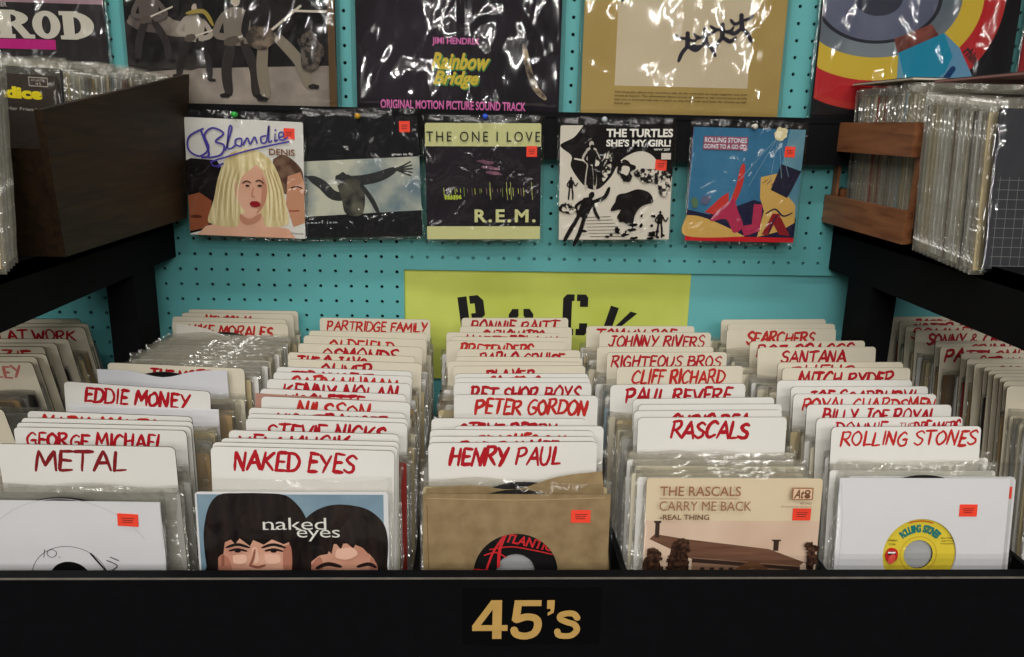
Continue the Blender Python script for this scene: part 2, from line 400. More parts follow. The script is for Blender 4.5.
# yellow sign with stencilled letters
so = empty('paper_sign', (0, 0, 0)); tag(so, 'yellow paper sign with black stencilled letters behind the divider cards', 'sign')
YEL = photo((190, 200, 88), (212, 220, 112), 7, .3, .7, 3)
a, b = atY(404, 268, .007), atY(691, 276, .007)
mb = MB(); mb.box((a.x, .006, H-.43), (b.x, .0082, H-.2385), YEL); mb.build('sheet', so)
def stencil(ch, cx, zt, w, h, rot):
    mb = MB(); t = w*.36; g = w*.10
    S = []
    if ch == 'R': S = [rect(-w/2, -h, -w/2+t, 0), [(-w/2+t+g, 0), (w/2-.2*w, 0), (w/2, -.12*h), (w/2, -.42*h), (w/2-.2*w, -.5*h), (-w/2+t+g, -.5*h), (-w/2+t+g, -.36*h), (w/2-t, -.36*h), (w/2-t, -.16*h), (-w/2+t+g, -.16*h)], [(-w/2+t+g, -.54*h), (0, -.54*h), (w/2, -h), (w/2-t, -h)]]
    if ch == 'O': S = [[(-g, 0), (-.35*w, 0), (-w/2, -.12*h), (-w/2, -.88*h), (-.35*w, -h), (-g, -h), (-g, -.84*h), (-w/2+t, -.84*h), (-w/2+t, -.16*h), (-g, -.16*h)]]
    if ch == 'O': S.append([(-p[0], p[1]) for p in S[0]])
    if ch == 'C': S = [[(-g*.5, 0), (-.35*w, 0), (-w/2, -.1*h), (-w/2, -.9*h), (-.35*w, -h), (-g*.5, -h), (-g*.5, -.84*h), (-w/2+t, -.84*h), (-w/2+t, -.16*h), (-g*.5, -.16*h)], [(g*.5, 0), (.4*w, 0), (w/2, -.08*h), (w/2, -.3*h), (w/2-t*.9, -.3*h), (w/2-t*.9, -.16*h), (g*.5, -.16*h)]]
    if ch == 'C': S.append([(p[0], -h-p[1]) for p in S[1]])
    if ch == 'K': S = [rect(-w/2, -h, -w/2+t, 0), [(w/2-.1*w, 0), (w/2+.2*w, 0), (0+g, -.5*h), (w/2+.2*w, -h), (w/2-.15*w, -h), (-w/2+t+g, -.55*h), (-w/2+t+g, -.45*h)]]
    for s_ in S:
        q = [(p[0]*math.cos(rot)-p[1]*math.sin(rot), p[0]*math.sin(rot)+p[1]*math.cos(rot)) for p in s_]
        mb.flat(q, 0, INK)
    o = mb.build('letter', so, (cx, .0057, zt)); o['label'] = 'black stencilled letter'
for ch, px, py, w_, h_, r_ in (('R', 470, 296, .043, .085, .13), ('O', 521, 309, .042, .08, .03), ('C', 576, 294.5, .043, .072, .0), ('K', 622, 309, .04, .075, -.28)):
    p = atY(px, py, .005); stencil(ch, p.x, p.z, w_, h_, r_)
# side shelves (beams) with posts
def side_shelf(sx, xin, xout, z0, z1, ypost, label):
    e = empty('side_shelf', (xin, -.3, 0)); tag(e, label, 'shelf')
    mb = MB()
    mb.box((min(xin, xout), -.58, H+z1-.018), (max(xin, xout), -.002, H+z1), BLACK)
    mb.box((min(xin, xin+sx*.036), -.60, H+z0), (max(xin, xin+sx*.036), -.001, H+z1-.0005), BLACK_SOFT)
    o = mb.build('board', e); o.location = -e.location
    mb = MB(); mb.box((min(xin, xin+sx*.04)+.0008*sx, ypost[0], H-.5445), (max(xin, xin+sx*.04)+.0008*sx, ypost[1], H+z0-.0005), BLACK_SOFT)
    o = mb.build('post', e); o.location = -e.location
    return e
side_shelf(-1, -.497, -.71, -.222, -.155, (-.165, -.089), 'black painted side shelf and post carrying the dark brown crate')
side_shelf(1, .594, .805, -.226, -.1465, (-.155, -.077), 'black painted side shelf and post carrying the oak slatted crate')
# ------------------------------------------------------------------ display bin
BIN0 = -.545
bn = empty('display_bin', (0, -.35, 0)); tag(bn, "black wooden bin of singles with a gold 45's sign on its front", 'record bin')
def part(mb, name, parent=bn):
    o = mb.build(name, parent); o.location = -parent.location if parent is bn else (0, 0, 0); return o
FRONTP = paint((9, 10, 13), .6, .07, .3, 50, .3)
mb = MB(); mb.box((-1.0, -.66, H-.505), (1.15, -.646, H-.4065), FRONTP)
# worn pale arris along the top of the panel
x = -1.0
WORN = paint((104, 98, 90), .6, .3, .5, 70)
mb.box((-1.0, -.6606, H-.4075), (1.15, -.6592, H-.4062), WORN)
fp = part(mb, 'front_panel')
mb = MB(); mb.box((-1.0, -.645, H+BIN0-.015), (1.15, -.002, H+BIN0), BLACK); part(mb, 'bottom')
for xs in ((-1.0, -.985), (1.135, 1.15)):
    mb = MB(); mb.box((xs[0], -.6455, H+BIN0), (xs[1], -.002, H-.4065), BLACK); part(mb, 'side_panel')
DIV = [-.4895, -.2735, -.061, .154, .3655, .5906]
for dx in DIV:
    mb = MB(); pts = [(-.6455, BIN0), (-.6455, -.45), (-.60, -.445), (-.012, -.445), (-.012, BIN0)]
    b = len(mb.v)
    for xx in (dx-.003, dx+.003): mb.v += [(xx, p[0], H+p[1]) for p in pts]
    n = len(pts); k = mb.mi(BLACK)
    mb.f += [tuple(range(n)), tuple(range(2*n-1, n-1, -1))]+[(i, n+i, n+(i+1) % n, (i+1) % n) for i in range(n)]; mb.fm += [k]*(n+2)
    part(mb, 'divider')
mb = MB(); mb.box((-.98, -.63, H-.80), (1.13, -.05, H-.785), BLACK); part(mb, 'lower_shelf')
mb = MB(); mb.box((-.98, -.05, 0), (1.13, -.035, H+BIN0-.015), BLACK); part(mb, 'back_panel')
for xs in ((-.98, -.955), (1.105, 1.13)):
    mb = MB(); mb.box((xs[0], -.63, 0), (xs[1], -.05, H+BIN0-.0155), BLACK); part(mb, 'leg')
a, b = atY(463, 589, -.661), atY(599, 644, -.661)
mb = MB(); sx0, sx1, sz1 = a.x, b.x, a.z; sz0 = b.z
mb.box((sx0, -.6609, sz0), (sx1, -.6601, sz1), paint((5, 5, 6), .5, .08))
GOLD = paint((190, 152, 84), .38, .5, .15, 60)
g0, g1 = atY(472, 639, -.661), atY(582, 600, -.661)
gy = -.66102
GW, GH = g1.x-g0.x, g1.z-g0.z
def G(*p): return [(g0.x+a_*GW, g0.z+b_*GH) for a_, b_ in p]
for q in (G((.185, 0), (.27, 0), (.27, 1), (.185, 1)), G((0, .21), (.325, .21), (.325, .36), (0, .36)), G((.0, .345), (.075, .345), (.20, .82), (.20, 1), (.172, 1)),
          G((.385, .85), (.63, .85), (.63, 1), (.385, 1)), G((.385, .99), (.362, .47), (.435, .47), (.455, .99)), G((.682, .78), (.75, .78), (.75, 1), (.682, 1)), G((.75, .80), (.745, .68), (.69, .60), (.69, .68), (.715, .72), (.715, .80))):
    gy -= .00003; mb.flat(q, gy, GOLD)
ribbon(mb, crv(G((.405, .50), (.50, .575), (.585, .52), (.603, .34), (.57, .15), (.49, .075), (.41, .12), (.385, .24))), GH*.18, gy-.00004, GOLD)
ribbon(mb, crv(G((.965, .54), (.93, .645), (.875, .66), (.815, .62), (.81, .52), (.87, .435), (.94, .37), (.965, .23), (.925, .10), (.865, .07), (.80, .10), (.785, .20))), GH*.15, gy-.00004, GOLD)
o = part(mb, 'sign_plate'); o['label'] = "small black sign with 45's in gold"
# ================================================================== SINGLES
# a few generic bags shared by the packed records
BAGS = [bag_mesh(.186, .19, 3.1*k+1, 14, 10, .0042, .0012, .007) for k in range(5)]
SLEEVE_COLS = [('cream', (214, 206, 184)), ('white', (232, 230, 226)), ('tan', (168, 142, 104)), ('grey', (158, 156, 150)), ('brown', (112, 88, 66)),
               ('pale blue', (150, 170, 184)), ('dark', (52, 48, 50)), ('red', (150, 52, 46)), ('buff', (196, 180, 142))]
SLEEVES = {nm: sleeve_mb(col=c, th=.0022, edge=paint(tuple(int(v*.82) for v in c), .7, .2, .25, 60)).mesh('paper_sleeve') for nm, c in SLEEVE_COLS}
WEIGHTS = [30, 26, 12, 12, 4, 3, 5, 3, 14]
ORD = 'first second third fourth fifth sixth seventh eighth ninth tenth eleventh twelfth thirteenth fourteenth fifteenth sixteenth seventeenth eighteenth nineteenth twentieth'.split()
def ordn(i):
    if i < 20: return ORD[i]
    t = {2: 'twenty', 3: 'thirty', 4: 'forty', 5: 'fifty'}[(i+1)//10]
    return t+'-'+ORD[(i+1) % 10-1] if (i+1) % 10 else {2: 'twentieth', 3: 'thirtieth', 4: 'fortieth', 5: 'fiftieth'}[(i+1)//10]
proto = {}
NS = 0
def packed(x, y, zt, lean, yaw, label, group, colname, bag, dz=-.006, roll=0):
    """copy of a packed single: bag and sleeve hang from an empty at its top edge"""
    global NS
    NS += 1
    key = (colname, bag)
    if key not in proto:
        r = empty('vinyl_single', (0, 0, 0)); s_ = link('paper_sleeve', SLEEVES[colname], r); s_.location = (0, 0, -.007)
        link('plastic_bag', BAGS[bag], r); proto[key] = r; c = r
    else:
        r = proto[key]; c = r.copy(); COL.objects.link(c)
        for ch in r.children:
            d = ch.copy(); COL.objects.link(d); d.parent = c
    c.location = (x, y, H+zt); c.rotation_euler = (lean, roll, yaw)
    tag(c, label, 'record', group)
    return c
DESC = ['column under brown crate', 'METAL column', 'two-faces column', "column above 45's sign", 'sepia-house column', 'yellow-label column', 'column under oak crate']
ZT = -.305
# column: lean (top away from the viewer is negative x-rotation), cards front to back (xL, yL, xR, yR, text, tx0, tx1)
T = None
CARDS = [
 [(-170,409,3,408.7,'',0,0),(-120,362,32,362,'COREY HARLEY',.1,.9),(-110,356.5,36,356.5,'',0,0),(-95,353.7,45.8,353.7,'',0,0),(-92,346.5,43.7,346.5,'MCKENZIE',.12,.88),
  (-76,343,55.8,343,'',0,0),(-62,338.8,68.2,338.8,'',0,0),(-44,327,84.2,327,'MEN AT WORK',.06,.9),(-38,323.2,87.8,323.2,'',0,0),(-44,318.8,80,318.8,'',0,0)],
 [(-3,443.5,175,447,'METAL',.2,.71),(13.7,426.8,186.3,430.4,'GEORGE MICHAEL',.06,.86),(16.7,422.2,191,426.4,'',0,0),(21.3,417.6,193,421.5,'',0,0),(27.4,410.6,192.3,416.6,'MARIA MANTA',.08,.78),
  (65.5,380.7,209,391.9,'EDDIE MONEY',.13,.85),(107.4,360.8,244.6,370,'THE MOTELS',.3,.85),(172,321,288,323.7,'MIKE MORALES',.12,.86),(168.3,316.2,290.6,319.4,'',0,0),(179.2,312.6,296,313.9,'MELISSA M',.2,.6),(187.4,309.1,298.9,311,'',0,0)],
 [(210.7,446,394.5,450.7,'NAKED EYES',.12,.78),(211.5,441.8,398.6,446.4,'',0,0),(221,437.8,399,441.6,'',0,0),(228.8,429.9,399.2,434.2,'NEW MUSIK',.04,.7),(246,417.8,407.2,423.2,'STEVIE NICKS',.12,.86),
  (248,413.4,408,418.6,'',0,0),(249,407.3,405.8,413.3,'NIGHTRANGER',.16,.88),(261.4,396,410.5,402.6,'NILSSON',.23,.72),(260.4,387.4,406,395.4,'NICOLETTE',.15,.7),(267,378.8,410.5,383.6,'KENNY NOLAN',.1,.9),
  (273.6,371.7,412,376.3,'GARY NUMAN',.11,.89),(277,366.6,412,371.4,'TED NUGENT',.1,.7),(288.5,358.8,421.6,363.2,'OLIVER',.24,.62),(288,352,415,356.5,'THE O JAYS',.07,.6),(298.4,343.2,422.4,347.2,'OSMONDS',.19,.8),
  (303.3,335.3,427,339.7,'OLDFIELD',.2,.73),(309,330.4,427,333.2,'',0,0),(319.7,317.5,430.3,319.5,'PARTRIDGE FAMILY',.06,.97)],
 [(428.3,442.8,597,441.5,'HENRY PAUL',.12,.78),(429.5,436.2,595,436.7,'ROB PALMER',.18,.78),(430,429.4,593.4,430.6,'PEACHES & H',.28,.82),(453.8,426,603.7,426,'',0,0),(431.4,418,585.9,418.4,'STEVE PERRY',.17,.8),
  (454.3,394.5,598,395.7,'PETER GORDON',.14,.92),(453.8,382.6,591.5,382.6,'PET SHOP BOYS',.12,.91),(455,377.8,590,377.8,'',0,0),(455,373.6,588.3,373.6,'POINTER SIS',.26,.62),(453.4,366,585.4,365.5,'PLAYER',.24,.6),(445.3,361,584,362.2,'',0,0),
  (456,356.3,582.5,357.5,'',0,0),(457.5,349,580.5,350.2,'PABLO CRUISE',.17,.86),(446.5,340.5,566,342,'PRETENDERS',.11,.72),(450,336.6,572,337.6,'',0,0),(446.5,332.2,559.8,333.4,'QUARTERFLASH',.08,.97),(460,326.2,572,327.4,'SUZI QUATRO',.2,.75),(461.6,317.8,568.3,317.8,'BONNIE RAITT',.08,.9)],
 [(638,417.5,786.8,417,'RASCALS',.22,.74),(633.9,410.8,781.8,409.8,'CHRIS REA',.24,.77),(638.5,404.4,781.8,403.9,'',0,0),(632.8,399,774.2,397,'',0,0),(608.8,384.9,743.9,383.3,'PAUL REVERE',.11,.89),
  (616.8,366.9,742.8,365.7,'CLIFF RICHARD',.12,.85),(607,352.5,726.8,352,'RIGHTEOUS BROS',.03,.95),(597,346.6,713.3,346.6,'',0,0),(601.5,332,713,332.6,'JOHNNY RIVERS',.08,.94),(586.4,326,694.4,326,'TOMMY ROE',.09,.82)],
 [(831.4,426.9,981,426,'ROLLING STONES',.06,.97),(816.3,418.1,962.4,416.5,'DONNIE & THE DAYDREAMERS',.13,.98),(806.7,404.6,951.4,404.6,'BILLY JOE ROYAL',.11,.89),(793.4,394,936.2,394,'ROYAL GUARDSMEN',.06,.99),(790.9,386.6,928,386.2,'JOE SCARBURY!',.12,.9),
  (777,380.4,912,379.9,'',0,0),(782.5,367.8,910.3,367.8,'MITCH RYDER',.13,.86),(780,362.4,905.2,362,'RUFUS',.1,.6),(757.9,347.5,876,346.7,'SANTANA',.2,.74),(752.6,341.5,867.6,340.6,'BOZ SCAGGS',.06,.9),(726.7,329.2,835.9,328.4,'SEARCHERS',.18,.8),
  (726.7,323.8,835.9,323.8,'',0,0),(719.8,319.6,827,319,'',0,0)],
 [(1007,386,1150,386,'',0,0),(1003.6,381,1144,381,'',0,0),(999.7,377,1138,377,'',0,0),(993.7,373.6,1130,373.6,'',0,0),(988.4,370.2,1122,370.2,'',0,0),(983.8,366.8,1116,366.8,'',0,0),(974.5,363.2,1105,363.2,'ROD STEWART',.18,.9),
  (967,358.4,1096,358.4,'',0,0),(961,353.2,1088,353.2,'STRAY CATS',.15,.8),(940.3,346.4,1065,346.4,'PATTI SMITH',.04,.85),(935.3,341,1060,341,'SPINNERS',.3,.9),(915.5,330.4,1037,330.4,'SONNY & CHER',.11,.9),(905.6,325.4,1026,325.4,'SOMMERS',.06,.8),
  (899.7,321,1018,321,'SISTER SL',.1,.7),(889.8,316.7,1007,316.7,'BOBBY SHER',.25,.9)],
]
LEAN = [.30, .03, -.04, -.06, -.08, -.13, -.12]      # + top towards the viewer, - top away
CARDH = .205
def card(c, i, n, rec, xm, Y, yaw, w, roll, zt, lean):
    xl, yl, xr, yr, txt, t0, t1 = rec
    toned = Y > -.34 or c in (0, 6)  # rear and under-shelf cards, whose colour is adjusted for the light there
    body = CARD_LIFT if c in (0, 6) else CARD_DIM if toned else CARD
    mb = MB(); mb.prism(rrect(w, CARDH, .005, 4), -.0007, .0007, body, CARD_EDGE2 if random.random() < .5 else CARD_EDGE)
    # worn dark line just inside the top edge
    seen = txt.split(' ')[0] in 'METAL GEORGE EDDIE NAKED STEVIE NIGHTRANGER NILSSON KENNY GARY OLIVER THE OSMONDS PARTRIDGE HENRY STEVE PETER PET BONNIE RASCALS CHRIS PAUL CLIFF RIGHTEOUS JOHNNY TOMMY ROLLING BILLY ROYAL MITCH SANTANA SEARCHERS PATTI SONNY'.split()
    L_ = ('red lettering starting with %s' % txt[0] if seen and c else 'partly hidden red lettering') if txt else 'no visible lettering'
    o = mb.build('divider_card'); o.location = (xm, Y, H+zt); o.rotation_euler = (lean, roll, yaw)
    tag(o, '%s card, %s, %s from front in %s' % ('cream' if toned else 'white', L_, ordn(i), DESC[c]), 'divider card', 'divider cards in the bin')
    if txt:
        tb = MB(); hgt = .0175 if len(txt) < 14 else .015
        if txt == 'METAL': hgt = .021
        mat = RED2 if random.random() < .35 else RED
        if txt == 'COREY HARLEY': mat = paint((205, 120, 110), .5, .3, .2, 90)
        if txt in ('METAL',): mat = paint((128, 26, 32), .4, .3, .3, 120)
        if txt == 'DONNIE & THE DAYDREAMERS':
            pen(tb, 'DONNIE', -w/2+t0*w, -w/2+.48*w, -.0055-hgt, hgt, -.0007, mat, .15); pen(tb, '&', -w/2+.5*w, -w/2+.54*w, -.004-hgt, hgt*.6, -.0007, mat, .13)
            pen(tb, 'THE', -w/2+.56*w, -w/2+.66*w, -.0045-hgt*.7, hgt*.55, -.0007, mat, .13); pen(tb, 'DREAMERS', -w/2+.66*w, -w/2+t1*w, -.0055-hgt, hgt, -.0007, mat, .15)
        else:
            pen(tb, txt, -w/2+t0*w, -w/2+t1*w, -.0055-hgt, hgt, -.0008, mat, .15 if txt == 'METAL' else (.195 if len(txt) < 12 else .18))
        tb.build('handwriting', o)['label'] = 'red marker lettering'
    return o
FRONTY = [-.60, -.622, -.618, -.612, -.580, -.570, -.60]
cols = []
for c, recs in enumerate(CARDS):
    lean = LEAN[c]; out = []; lastY = -9
    for i, rec in enumerate(recs):
        xl, yl, xr, yr = rec[:4]
        zt = ZT
        mid = atZ((xl+xr)/2, (yl+yr)/2, zt); A = atZ(xl, yl, zt); B = atZ(xr, yr, zt)
        yaw = max(-.018, min(.018, .2*math.atan2(B.y-A.y, B.x-A.x)))
        Y = max(mid.y, lastY+.0055)
        # corners on the card's own plane
        def on(x, y):
            d = ray(x, y); nrm = Vector((math.sin(yaw), -math.cos(yaw), 0)); t = ((Vector((mid.x, Y, 0))-Vector((CAM.x, CAM.y, 0))).dot(nrm))/d.dot(nrm)
            return CAM+d*t
        A, B = on(xl, yl), on(xr, yr); w_ = (Vector((B.x-A.x, B.y-A.y))).length
        roll = -math.atan2(B.z-A.z, w_); roll = max(-.06, min(.06, roll)) if (c, i) == (1, 5) else max(-.03, min(.03, roll))
        cx = (A.x+B.x)/2; zz = (A.z+B.z)/2-H
        if not .15 < w_ < .20: print('WIDTH', c, i, rec[4], round(w_, 3))
        w_ = max(.155, min(.178, w_))
        if (c, i) == (1, 5): w_ = .168
        if 0 < c < 6: q_ = .005+(.205*abs(roll) if abs(roll) < .031 else .003); cx = max(DIV[c-1]+q_+w_/2, min(DIV[c]-q_-w_/2, cx))
        if c == 0: cx = B.x-w_/2
        if c == 6: cx = A.x+w_/2
        out.append((cx, Y, yaw, w_, roll, zz, lean)); lastY = Y
        card(c, i, len(recs), rec, cx, Y, yaw, w_, roll, zz, lean)
    cols.append(out)
    print('COL', c, 'X', round(min(q[0]-q[3]/2 for q in out), 3), round(max(q[0]+q[3]/2 for q in out), 3), 'Y', [round(q[1], 3) for q in out], 'Z', round(min(q[5] for q in out), 3), round(max(q[5] for q in out), 3))
# packed singles between the cards
CX = [-.59, -.376, -.170, .039, .249, .468, .72]
def xcol(c, Y):
    q = cols[c]; best = min(q, key=lambda t: abs(t[1]-Y)); 
    if c in (0, 6): return best[0]+(-.004 if c == 0 else .004)
    return max(DIV[c-1]+.0975, min(DIV[c]-.0975, .5*CX[c]+.5*best[0]+random.uniform(-.006, .006)))
BLOCK1 = (.6*0+0,)
LOOSE = {1: [cols[1][6][1]-.012, cols[1][5][1]-.010, cols[1][7][1]-.013], 2: [cols[2][8][1]-.008]}
for c in range(7):
    ys = [q[1] for q in cols[c]]
    y = FRONTY[c]-.035*math.tan(LEAN[c])+(.024 if c == 5 else .0155); last = max(ys)+.012
    cnt = {}; lasty = -9
    while y < min(last, -.02):
        near = min([abs(y-q) for q in ys]+[abs(y-q)-.001 for q in LOOSE.get(c, [])])
        gi = sum(1 for q in ys if q < y)          # cards in front of this spot
        dense = (y < ys[0]) or (c == 1 and ys[6] < y < ys[7])
        if near > .0072 and y-lasty > .0072 and not (c in (0, 6) and y < -.44):
            lasty = y; k = cnt.get(gi, 0); cnt[gi] = k+1
            cn = random.choices(SLEEVE_COLS, WEIGHTS)[0][0]
            if (dense or c in (4, 5)) and cn in ('red', 'dark', 'brown', 'tan'): cn = random.choice(['cream', 'white', 'white'])
            bag = random.randrange(5)
            if gi: lab = '%s-sleeved bagged single, %s behind the %s card in %s' % (cn.replace(' ', '-'), ordn(k), ordn(gi-1), DESC[c])
            else: lab = '%s-sleeved bagged single, %s behind the front record in %s' % (cn.replace(' ', '-'), ordn(k), DESC[c])
            zt = -.338+random.uniform(-.004, .004)
            if c == 1 and ys[6] < y < ys[7]: zt = -.318+random.uniform(-.003, .002)
            gx = 0
            packed(xcol(c, y)+gx, y+(ZT-zt)*math.tan(LEAN[c]), zt, LEAN[c], random.uniform(-.004, .004), lab, 'bagged singles packed in the bin', cn, bag)
        y += (.0085 if dense else .0165)*random.uniform(.9, 1.15) if near > .0072 else .002
print('packed singles', NS)
# ------------------------------------------------------------------ front records
def single(name_label, x, y, zt, lean, w=.181, h=.181, bagw=.188, bagtop=.006, sd=1, group='front records of the bin', roll=0, yaw=0, film_=None, cat='record', amp=.0018):
    r = empty('vinyl_single', (x, y, H+zt)); r.rotation_euler = (lean, roll, yaw)
    tag(r, name_label, cat, group)
    me = bag_mesh(bagw, h+bagtop+.004, sd, 26, 26, .0072, amp, .006, film_ or FILM_SMALL, 26)
    o = link('plastic_bag', me, r); o.location = (0, 0, bagtop)
    return r
def frontpos(px0, px1, py, Y):
    a, b = atY(px0, py, Y), atY(px1, py, Y); return (a.x+b.x)/2, a.z-H, b.x-a.x
class Art:
    """prints flat shapes on a sleeve, each a hair in front of the one before"""
    def __init__(s, mb, w, h, y0=-.0009):
        s.mb = mb; s.w = w; s.h = h; s.y = y0
    def P(s, u, v): return ((u-.5)*s.w, -v*s.h)
    def step(s): s.y -= .00006
    def poly(s, pts, mat): s.step(); s.mb.flat([s.P(*p) for p in pts], s.y, mat if not isinstance(mat, tuple) else paint(mat, .5, .08))
    def line(s, pts, wd, mat, taper=0, smooth=True):
        s.step(); ribbon(s.mb, [s.P(*p) for p in (crv(pts) if smooth else pts)], wd*s.w, s.y, mat if not isinstance(mat, tuple) else paint(mat, .5, .08), taper)
    def blob(s, u, v, ru, rv, mat, rot=0, wob=.25, sd=1, n=26): s.poly(circ(u, v, ru, rv, n, rot, wob=wob, sd=sd), mat)
    def text(s, t, u0, u1, v0, v1, mat, bold=.0, shear=0, spacing=1, rot=0):
        s.step(); a, b = s.P(u0, v1), s.P(u1, v0)
        typ(s.mb, t, a[0], b[0], a[1], b[1], s.y, mat if not isinstance(mat, tuple) else paint(mat, .5, .08), bold, shear, spacing, rot)
def clip_disc_art(A, u, v, r): pass
def disc(parent, x, z, y, label_mat, hole_mat=None, R=.0858, extra=None, lab_r=.0445, hole_r=.019):
    """the record itself: black vinyl ring, paper label, wide 45 hole"""
    o = MB(); V = paint((16, 15, 17), .28, .5)
    n = 56
    def ring(r0, r1, yy, mat):
        b = len(o.v); k = o.mi(mat)
        for i in range(n):
            a = 2*PI*i/n; o.v += [(r0*math.cos(a), yy, r0*math.sin(a)), (r1*math.cos(a), yy, r1*math.sin(a))]
        for i in range(n):
            j = (i+1) % n; o.f.append((b+2*i, b+2*i+1, b+2*j+1, b+2*j)); o.fm.append(k)
    ring(lab_r, R, -.0006, V); ring(hole_r, R, .0006, V); ring(hole_r, lab_r, -.0007, label_mat)
    if extra: extra(o)
    d = o.build('vinyl_disc', parent, (x, y, z)); d['label'] = 'black vinyl disc with its paper label'
    return d
def arc_pts(cx, cz, r, a0, a1, n=30): return [(cx+r*math.cos(a0+(a1-a0)*i/n), cz+r*math.sin(a0+(a1-a0)*i/n)) for i in range(n+1)]
def sleeve_hole(w, h, r, cz, mat, th=.0016, n=40):
    """paper sleeve with the round window cut through"""
    mb = MB(); k = mb.mi(mat); x = w/2
    for yy, flip in ((-th/2, False), (th/2, True)):
        b = len(mb.v); 
        for i in range(n):
            a = 2*PI*i/n; c_, s_ = math.cos(a), math.sin(a); m_ = 1/max(abs(c_)/x, 1e-9, abs(s_)/((0-cz) if s_ > 0 else (h+cz)))
            m_ = min(x/max(abs(c_), 1e-9), ((-cz) if s_ > 0 else (h+cz))/max(abs(s_), 1e-9))
            mb.v += [(r*c_, yy, cz+r*s_), (m_*c_, yy, cz+m_*s_)]
        for i in range(n):
            j = (i+1) % n; q = (b+2*i, b+2*i+1, b+2*j+1, b+2*j)
            mb.f.append(q if flip is False else q[::-1]); mb.fm.append(k)
        for i in range(n):                  # corners
            p, q = mb.v[b+2*i+1], mb.v[b+2*((i+1) % n)+1]
            if abs(p[0]-q[0]) > 1e-6 and abs(p[2]-q[2]) > 1e-6:
                cxx = x if p[0]+q[0] > 0 else -x; czz = 0 if p[2]+q[2] > 2*cz*0-h else -h
                bb = len(mb.v); mb.v.append((cxx, yy, czz)); f = (b+2*i+1, bb, b+2*((i+1) % n)+1)
                mb.f.append(f if flip is False else f[::-1]); mb.fm.append(k)
    return mb
# --- METAL column front: white sleeve, round window with black disc
Y = FRONTY[1]; x0, z0, w_ = frontpos(-22, 156, 501, Y)
r = single('white paper sleeve single with orange sticker at the front of the METAL column', x0-.006, Y, z0, LEAN[1], sd=2, bagtop=.016, roll=.012, bagw=.190)
mb = sleeve_hole(.181, .181, .0195, -.083, WHITE)
A = Art(mb, .181, .181)
GREY = paint((150, 148, 152), .6, .2); FINE = paint((70, 68, 74), .6, .2)
A.line([((q[0])/.181+.5, -(q[1])/.181) for q in arc_pts(0, -.083, .036, .0, PI)], .003, FINE, 0, False)
A.line([((q[0])/.181+.5, -(q[1])/.181) for q in arc_pts(0, -.083, .086, .55, PI-.4)], .003, paint((196, 194, 200), .6), 0, False)
S_ = A.P(0, 0)
for txt, u0, u1, v in (('IO.', .37, .46, .325), ('14', .50, .56, .30)):
    a_, b_ = A.P(u0, v), A.P(u1, v); A.step(); pen(mb, txt, a_[0], b_[0], a_[1], .008, A.y, FINE, .09)
A.line([(.62, .30), (.70, .42)], .010, INK, 0, False)
A.line([(.70, .34), (.75, .37), (.72, .40)], .006, FINE); A.line([(.72, .32), (.76, .34)], .006, FINE)
mb.build('paper_sleeve', r)
disc(r, 0, -.083, .0022, paint((180, 178, 172), .5), lab_r=.0, hole_r=.004)
sticker(r, .060, -.018, rot=.05)
# --- two faces cover
Y = FRONTY[2]; x0, z0, w_ = frontpos(197, 386, 492, Y)
r = single('single whose cover shows two dark-haired heads, front of its column', x0, Y, z0, LEAN[2], sd=3, bagtop=.014, bagw=.190)
mb = sleeve_mb(col=WHITE); A = Art(mb, .181, .181)
SKY = photo((104, 132, 152), (142, 168, 184), 14, .3, .7, 3)
A.poly(rect(0.01, .01, .975, .99), SKY)
HAIR = photo((20, 15, 15), (42, 31, 27), 40, .35, .75, 4, (3, 1, .6)); HAIR2 = photo((22, 18, 18), (50, 38, 34), 40, .35, .75, 4, (3, 1, .6))
SK = photo((196, 138, 116), (226, 176, 152), 20, .3, .7, 2); SKD = paint((150, 92, 76), .5)
# one long-haired head, cut by the bin front, and a second behind it
def Z(*p): return [((x-62)/693, (y-268)*.00150) for x, y in p]
A.poly(crv(Z((88, 548), (84, 470), (88, 400), (110, 320), (150, 276), (220, 270), (300, 270), (380, 276), (425, 310), (455, 360), (470, 430), (470, 548), (460, 640), (90, 640), (88, 548))), HAIR)
A.poly(crv(Z((430, 640), (432, 540), (440, 400), (470, 350), (530, 318), (600, 312), (680, 330), (735, 380), (752, 450), (748, 548), (740, 640), (430, 640))), HAIR2)
A.poly(Z((130, 640), (132, 515), (152, 500), (160, 455), (200, 436), (390, 440), (398, 500), (396, 640)), SK)
A.poly(Z((150, 470), (172, 432), (196, 462), (214, 440), (250, 470), (262, 446), (300, 464), (330, 444), (372, 462), (400, 450), (400, 400), (150, 400)), HAIR)
A.poly(Z((468, 640), (470, 530), (500, 505), (530, 500), (550, 462), (620, 458), (668, 480), (700, 520), (712, 545), (712, 640)), SK)
A.poly(Z((500, 512), (522, 470), (545, 500), (556, 452), (580, 482), (592, 450), (625, 478), (640, 452), (680, 500), (700, 420), (520, 420)), HAIR2)
SK2 = paint((182, 122, 102), .5, .08); SK3 = paint((238, 192, 170), .5, .08)
A.poly(crv(Z((132, 515), (150, 500), (172, 520), (180, 560), (176, 620), (134, 640), (132, 515))), SK2); A.poly(crv(Z((372, 470), (398, 470), (398, 560), (380, 600), (366, 540), (372, 470))), SK2)
A.poly(crv(Z((258, 476), (274, 476), (280, 520), (268, 536), (256, 520), (258, 476))), SK3); A.poly(crv(Z((300, 500), (350, 500), (356, 530), (310, 534), (300, 500))), SK3); A.poly(crv(Z((186, 504), (232, 502), (232, 532), (190, 534), (186, 504))), SK3)
